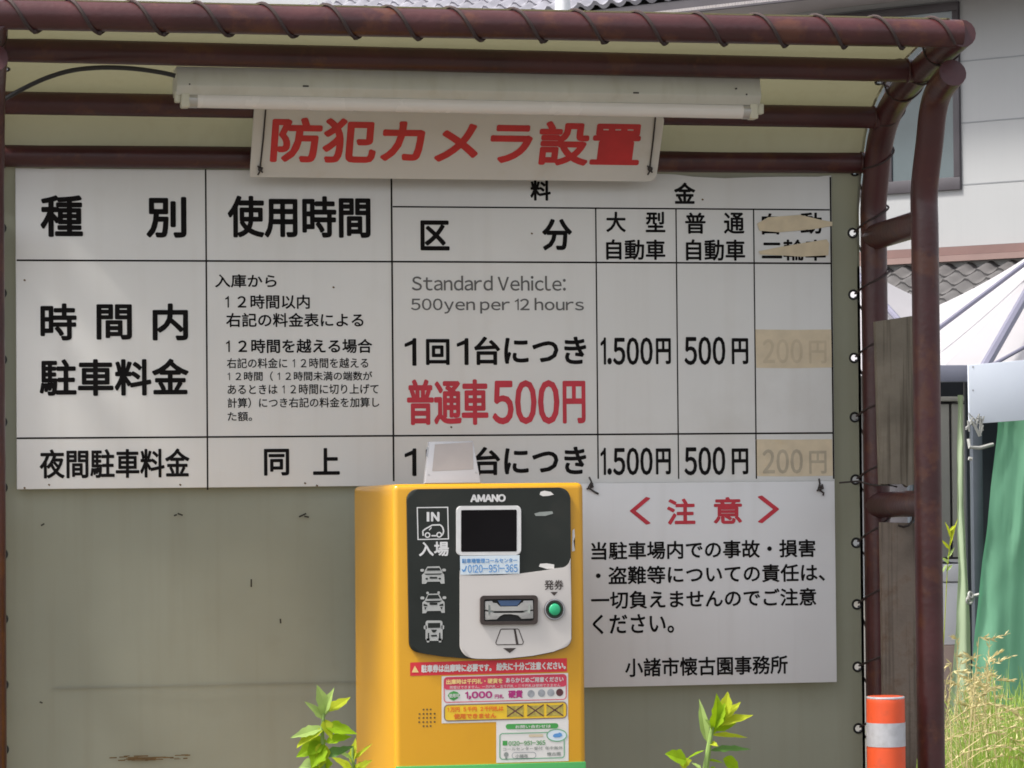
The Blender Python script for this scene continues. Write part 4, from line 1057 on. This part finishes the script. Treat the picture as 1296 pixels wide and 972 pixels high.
# main roof eave with tiles, seen over the top rail
ev = 0.9
EO = WP.o+WP.n*ev
EP = Plane(EO, WP.ex, Vector((0, 0, 1)));
if EP.n.dot(CAM-EO) < 0: EP.n = -EP.n
ea = EP.loc(725, 9.5); eb = EP.loc(821, 0)
ez = (ea[1]+eb[1])/2; ex0 = EP.loc(-900, 10)[0]
upv = (-WP.n*math.cos(R(31))+Vector((0, 0, 1))*math.sin(R(31)))
tw2 = tw*0.85
nrow = 42; ncx = int((wr_+1-ex0)/tw2)
oo = EP.pt(ex0, ez)+upv*(0.25*nrow)
mb = MB(); tile_roof(mb, oo, EP.ex, -upv, ncx, nrow, tw2, 0.25, 0.04); mb.build('main_roof', M['tilelight'], house, 50)
mb = MB()
p0 = EP.pt(ex0, ez-0.05); p1 = EP.pt(wr_+1, ez-0.05)
mb.prism([p0-Vector((0, 0, 0.14)), p1-Vector((0, 0, 0.14)), p1, p0], -WP.n*0.06); mb.build('eave_board', M['winframe'], house)
mb = MB(); p0 = EP.pt(ex0, ez-0.17); p1 = EP.pt(wr_+1, ez-0.17)
mb.prism([p0, p1, p1-WP.n*(ev+0.02), p0-WP.n*(ev+0.02)], Vector((0, 0, 0.03))); mb.build('soffit', M['soffit'], house)
# white pole behind the shelter
pc = PY(713, 8, 6.0)
mb = MB(); mb.tube([(pc.x, 6, 0), (pc.x, 6, 2.0), (pc.x-0.005, 6, pc.z+0.6)], 0.031, 14)
tag(mb.build('white_pole', M['pole']), 'plain white pole rising behind the shelter roof', 'pole')

# ================================================================== white tents, panel and green sheets on the right
def tent(name, label, faces, bars, beam=None):
    ps = [PY(*p) for f in faces for p in f]
    foot = Vector((sum(p.x for p in ps)/len(ps), sum(p.y for p in ps)/len(ps), 0))
    t = thing(name, foot, label, 'tent', 'white tents')
    mb = MB()
    for f in faces:
        A_, B_, C_ = [PY(*p) for p in f]; n = 10; idx = {}; vs = []
        nn = (B_-A_).cross(C_-A_).normalized()
        for i in range(n+1):
            for j in range(n+1-i):
                a, b_ = i/n, j/n; c_ = 1-a-b_
                sag = 0.09*(a*b_+b_*c_+a*c_)*1.2
                idx[(i, j)] = len(vs); vs.append(A_*c_+B_*a+C_*b_-Vector((0, 0, sag)))
        fs = []
        for i in range(n):
            for j in range(n-i):
                fs.append((idx[(i, j)], idx[(i+1, j)], idx[(i, j+1)]))
                if j < n-i-1: fs.append((idx[(i+1, j)], idx[(i+1, j+1)], idx[(i, j+1)]))
        mb.add(vs, fs, 0, True)
    mb.build('canopy', M['canvas'], t, 60)
    for p, q, wpx in bars:
        a = PY(*p); c_ = PY(*q); r = wpx/2/FPX*(a-CAM).length
        MB().tube([a, c_], r, 8).build('rib', M['rib'], t)
    return t
tA = tent('white_tent', 'white tent at the right edge with grey ribs above the pale panel',
     [((1345, 294, 7.2), (1165, 396, 7.6), (1176, 480, 5.7)), ((1345, 294, 7.2), (1176, 480, 5.7), (1480, 470, 5.6))],
     [((1334, 306, 6.9), (1178, 423, 6.3), 6), ((1339, 302, 6.9), (1243, 470, 5.5), 12), ((1335, 418, 5.6), (1252, 464, 5.45), 5)])
for p, q in (((1176, 473, 5.62), (1500, 462, 5.62)),):
    a = PY(*p); c_ = PY(*q); mb = MB(); mb.box((a.x, 5.6, a.z-0.034), (c_.x, 5.64, a.z+0.034), 0.003); mb.build('beam', M['beam'], tA)
tB = tent('white_tent', 'white tent seen through the gap between the two right pipes',
     [((1058, 316, 7.6), (1196, 389, 8.2), (1160, 468, 6.0)), ((1058, 316, 7.6), (1160, 468, 6.0), (930, 470, 6.0))],
     [((1062, 322, 7.4), (1176, 448, 6.5), 8)])
for X_, Y_, t_ in ((PY(1500, 500, 5.62).x, 5.62, tA), (PY(1172, 450, 7.6).x, 7.6, tA), (PY(1152, 500, 6.0).x, 6.0, tB), (PY(930, 500, 6.0).x, 6.0, tB), (PY(1180, 400, 8.2).x, 8.2, tB)):
    MB().tube([(X_, Y_, 0), (X_, Y_, PY(1200, 470, Y_).z)], 0.018, 8).build('leg', M['darkpole'], t_)
# pale panel hung on the tent front
pp = yplane(5.40)
mb = MB(); P = [pp.at(1225.5, 462), pp.at(1360, 450), pp.at(1360, 527), pp.at(1227, 537)]
mb.prism(P, Vector((0, 0.012, 0)), bevel=0.002); pan = mb.build('blank_panel', M['banner']); tag(pan, 'blank pale blue white panel hung on the tent front', 'panel')
mb = MB()
for u, v in ((1231.5, 464.5), (1231.5, 494)): mb.disc(pp.at(u, v, 0.001), pp.n, 0.004, 0, 8)
mb.build('panel_screw', M['coin'], pan)
# dark post
pz = PY(1235, 545, 5.62); mb = MB(); mb.box((pz.x-0.021, 5.60, 0), (pz.x+0.021, 5.64, PY(1233, 470, 5.62).z), 0.003)
tag(mb.build('dark_post', M['darkpole']), 'dark grey steel post between the pale and the green sheets', 'post')
ti = MB(); ti.tube([PY(1226, 556, 5.57), PY(1227, 566, 5.56), PY(1240, 567, 5.56), PY(1257, 562.5, 5.57)], 0.008, 8); ti.tube([PY(1226, 580, 5.57), PY(1230, 581, 5.57)], 0.008, 6)
tag(ti.build('plastic_tie', M['tie']), 'white plastic tie round the dark post', 'tie')
kn = MB()
for i, (du, dv, rx) in enumerate(((-1.5, 3, .017), (0, 0, .013), (-0.5, -3, .011))):
    c_ = PY(1229+du, 756+dv, 5.56-0.01*i); kn.torus(c_, Vector((0.5, -1, 0.3*i-0.3)), rx, 0.005, 16, 6)
kn.tube([PY(1232, 754, 5.56), PY(1241, 752, 5.55)], 0.007, 6)
tag(kn.build('cord_knot', M['tie']), 'frayed cord knot at the foot of the dark post', 'knot')
kn = MB(); rnd = random.Random(4)
for i in range(12):
    a = PY(1226+rnd.uniform(0, 15), 536+rnd.uniform(-2, 4), 5.38); kn.tube([a, a+Vector((rnd.uniform(-.02, .02), -.01, rnd.uniform(-.01, .04))), a+Vector((rnd.uniform(-.03, .03), -.005, rnd.uniform(-.05, .02)))], 0.004, 5)
tag(kn.build('cord_knot', M['tie']), 'frayed cord knotted at the lower corner of the pale panel', 'knot')
# hanging sheets
def sheet(name, m, edge_l, edge_r, y, amp, freq, label, nx=24):
    """sheet between two px edge paths (top to bottom)"""
    mb = MB(); n = len(edge_l)-1; ny = n*5
    def along(e, k):
        i = min(int(k*n), n-1); t = k*n-i; return Vector(e[i]).lerp(Vector(e[i+1]), t)
    vs = []
    for i in range(ny+1):
        a, c_ = along(edge_l, i/ny), along(edge_r, i/ny)
        for j in range(nx+1):
            q = a.lerp(c_, j/nx)
            d = amp*math.sin(freq*j/nx*6.283+0.8*math.sin(i/ny*3))*(0.4+0.6*i/ny)+amp*0.9*noise.noise(Vector((j*0.35, i*0.22, y)))+amp*0.35*noise.noise(Vector((j*0.8+i*0.5, i*0.4, y+3)))
            vs.append(PY(q.x, q.y, y)+Vector((0, d, 0)))
    fs = [(i*(nx+1)+j, i*(nx+1)+j+1, (i+1)*(nx+1)+j+1, (i+1)*(nx+1)+j) for i in range(ny) for j in range(nx)]
    mb.add(vs, fs, 0, True)
    return tag(mb.build(name, m, None, 80), label, 'sheet')
sheet('green_sheet', M['greensheet'], [(1263, 532), (1257, 600), (1248, 680), (1238, 760), (1231, 850), (1227, 940), (1222, 1080)], [(1420, 520), (1420, 600), (1420, 680), (1420, 760), (1420, 850), (1420, 940), (1420, 1080)], 5.52, 0.016, 3.2, 'large green sheet hanging under the pale panel', 40)
sheet('pale_sheet', M['palesheet'], [(1212, 500), (1212, 560), (1212, 640), (1213, 720), (1211, 790), (1203, 880), (1196, 1080)], [(1219, 500), (1220, 560), (1220, 640), (1225, 720), (1229, 790), (1230, 880), (1228, 1080)], 5.75, 0.012, 1.0, 'narrow pale green sheet hanging left of the dark post', 8)
mb = MB(); a = PY(1222, 470, 5.9); c_ = PY(1450, 470, 5.9); mb.box((a.x, 5.9, 0.02), (c_.x, 5.92, a.z-0.03)); tag(mb.build('tent_shade', M['shadefill']), 'dark sheet painted as shade inside the tent behind the green sheet', 'shade')  # dark sheet standing in for the shade inside the tent
# cabinet, white box and board behind the pale sheet
yk = 6.6
kp = yplane(yk)
cab = thing('storage_cabinet', Vector((kp.at(1200, 600).x, yk+0.25, 0)), 'grey beige storage cabinet standing behind the pale green sheet', 'cabinet')
x0, xg, x1 = kp.at(1160, 600).x, kp.at(1204, 600).x, kp.at(1240, 600).x; z0, z1 = kp.at(1200, 708).z, kp.at(1200, 510).z
mb = MB(); mb.box((x0, yk+0.02, z0), (x1, yk+0.45, z1)); mb.build('carcass', M['winframe'], cab)
mb = MB(); mb.box((x0, yk, z0+0.01), (xg-0.006, yk+0.018, z1-0.005), 0.003); mb.build('door', M['cabinet'], cab)
mb = MB(); mb.box((xg+0.006, yk, z0+0.01), (x1, yk+0.018, z1-0.005), 0.003); mb.build('door', M['cabinet'], cab)
mb = MB(); mb.box((x0, yk-0.02, kp.at(1200, 508).z), (x1, yk+0.4, kp.at(1200, 502).z), 0.003); mb.build('top', M['cabinet'], cab)
mb = MB(); mb.box((x0, yk+0.2, z1+0.02), (x1, yk+0.24, kp.at(1200, 470).z)); tag(mb.build('cabinet_shade', M['shadefill']), 'dark slab painted as shade above the grey beige cabinet', 'shelf')  # near-black slab painted as the shade over the cabinet
wb = thing('white_box', Vector((kp.at(1200, 760).x, yk+0.2, 0)), 'white box under the grey beige cabinet', 'box')
zb0, zb1 = kp.at(1200, 816).z, kp.at(1200, 714).z
mb = MB(); mb.box((x0, yk-0.01, zb0), (x1, yk+0.4, kp.at(1200, 737.5).z), 0.003); mb.build('body', M['whitebox'], wb)
mb = MB(); mb.box((x0-0.005, yk-0.016, kp.at(1200, 736).z), (x1, yk+0.4, zb1), 0.003); mb.build('lid', M['whitebox'], wb)
mb = MB(); mb.box((x0, yk-0.02, 0), (x1, yk+0.4, zb0-0.003), 0.004); tag(mb.build('wooden_crate', M['brownbox']), 'faded brown wooden crate under the white box', 'crate')

# ================================================================== weeds and grass at the lower right
rnd = random.Random(21)
wd = MB()
q0 = PY(1197, 720, 1.2); q0.z = 0
root = thing('weed', q0, 'thin yellow green weed against the grey cabinet', 'plant')
MB().tube([q0, PY(1192, 860, 1.2), PY(1199, 720, 1.2), PY(1204, 672, 1.2)], 0.0011, 6).build('stem', M['leafyellow'], root)
for (u, v), (a, c_) in (((1202, 690), (1210, 655)), ((1203, 680), (1197, 660)), ((1201, 695), (1192, 682)), ((1200, 705), (1208, 692)), ((1199, 712), (1192, 705)), ((1198, 722), (1206, 714)), ((1198, 716), (1191, 725)), ((1203, 672), (1208, 664))):
    lf = MB(); leaf(lf, PY(u, v, 1.2), PY(a, c_, 1.2), 0.009, 0, rnd); lf.build('leaf', M['leafpale' if v > 700 else 'leafyellow'], root)
def blade(mb, b0, h, lean, a, w_, mi=0, n=5):
    d = Vector((math.cos(a), math.sin(a), 0)); side = Vector((-d.y, d.x, 0)); vs = []
    for i in range(n+1):
        k = i/n; c = b0+Vector((0, 0, h*(k-0.18*lean*k*k)))+d*(lean*h*0.6*k*k); ww = w_*(1-k**1.6)/2+0.0004
        vs += [c-side*ww, c+side*ww]
    mb.add(vs, [(2*i, 2*i+1, 2*i+3, 2*i+2) for i in range(n)], mi, True)
gr = MB(); dr = MB()
for i in range(7600):
    y = rnd.uniform(1.2, 4.8); u = rnd.uniform(1150, 1430); p = PY(u, 900, y); p.z = 0
    vtop = 955-75*min(1, max(0, (u-1195)/60))+rnd.gauss(0, 26)
    h = PY(u, max(850, vtop), y).z*rnd.uniform(0.7, 1.0)
    if h < 0.1: continue
    blade(gr if rnd.random() < (0.93 if u > 1230 else 0.72) else dr, p, h*1.1, rnd.uniform(0.1, 1.1), rnd.uniform(0, 6.28), rnd.uniform(0.005, 0.014))
def stalk(P, nseed, lo, size):
    L_ = len(P)-1
    dr.tube(P, 0.0014, 4, rs=[0.0019-0.0012*i/L_ for i in range(L_+1)])
    for k in range(nseed):
        t = lo+(1-lo)*rnd.random(); i = min(int(t*L_), L_-1); c = P[i].lerp(P[i+1], t*L_-i)
        ax = (P[i+1]-P[i]).normalized()
        d = (ax*rnd.uniform(0.5, 1.4)+Vector((rnd.uniform(-.6, .6), rnd.uniform(-.6, .6), rnd.uniform(-.3, .5)))).normalized()
        s_ = d.cross(Vector((rnd.uniform(-1, 1), rnd.uniform(-1, 1), 0.2))).normalized()*0.0021
        l = rnd.uniform(0.6, 1.3)*size
        dr.add([c-s_*.4, c+d*l*0.5-s_, c+d*l, c+d*l*0.5+s_], [(0, 1, 2, 3)], 0, False)
for i in range(64):                                # upright dry seed heads
    y = rnd.uniform(1.2, 3.6)
    u = rnd.choice([rnd.gauss(1238, 15), rnd.gauss(1225, 16), rnd.uniform(1195, 1330)])
    v = max(802, rnd.gauss(872, 30) if u < 1262 else rnd.gauss(915, 26))
    top = PY(u, v, y); foot = Vector((top.x+rnd.uniform(-.14, .10), y+rnd.uniform(-.1, .1), 0))
    sw = Vector((rnd.uniform(-.05, .10), 0, rnd.uniform(-.03, .03)))
    P = [foot, foot.lerp(top, 0.35)+sw*0.2, foot.lerp(top, 0.7)+sw*0.15, top, top+sw*0.8]
    stalk(P, 24, 0.62, 0.022)
for i in range(26):                                # arching seed spikes
    y = rnd.uniform(1.0, 3.0); u = rnd.uniform(1200, 1300); v = rnd.uniform(890, 965)
    a = PY(u, v, y); foot = Vector((a.x-rnd.uniform(0.05, 0.2), y, 0)); r_ = rnd.uniform(0.10, 0.26)
    P = [foot, foot.lerp(a, 0.6), a-Vector((r_*0.35, 0, r_*0.22)), a, a+Vector((r_*0.35, 0, r_*0.08)), a+Vector((r_*0.7, 0, r_*0.02)), a+Vector((r_, 0, -r_*0.18))]
    stalk(P, 46, 0.45, 0.018)
tag(gr.build('grass', M['grassgreen']), kind='stuff', label='tall green grass by the green sheet', cat='grass')
tag(dr.build('dry_grass', M['grassdry']), kind='stuff', label='dry straw coloured seeding grass behind the right pipe', cat='grass')
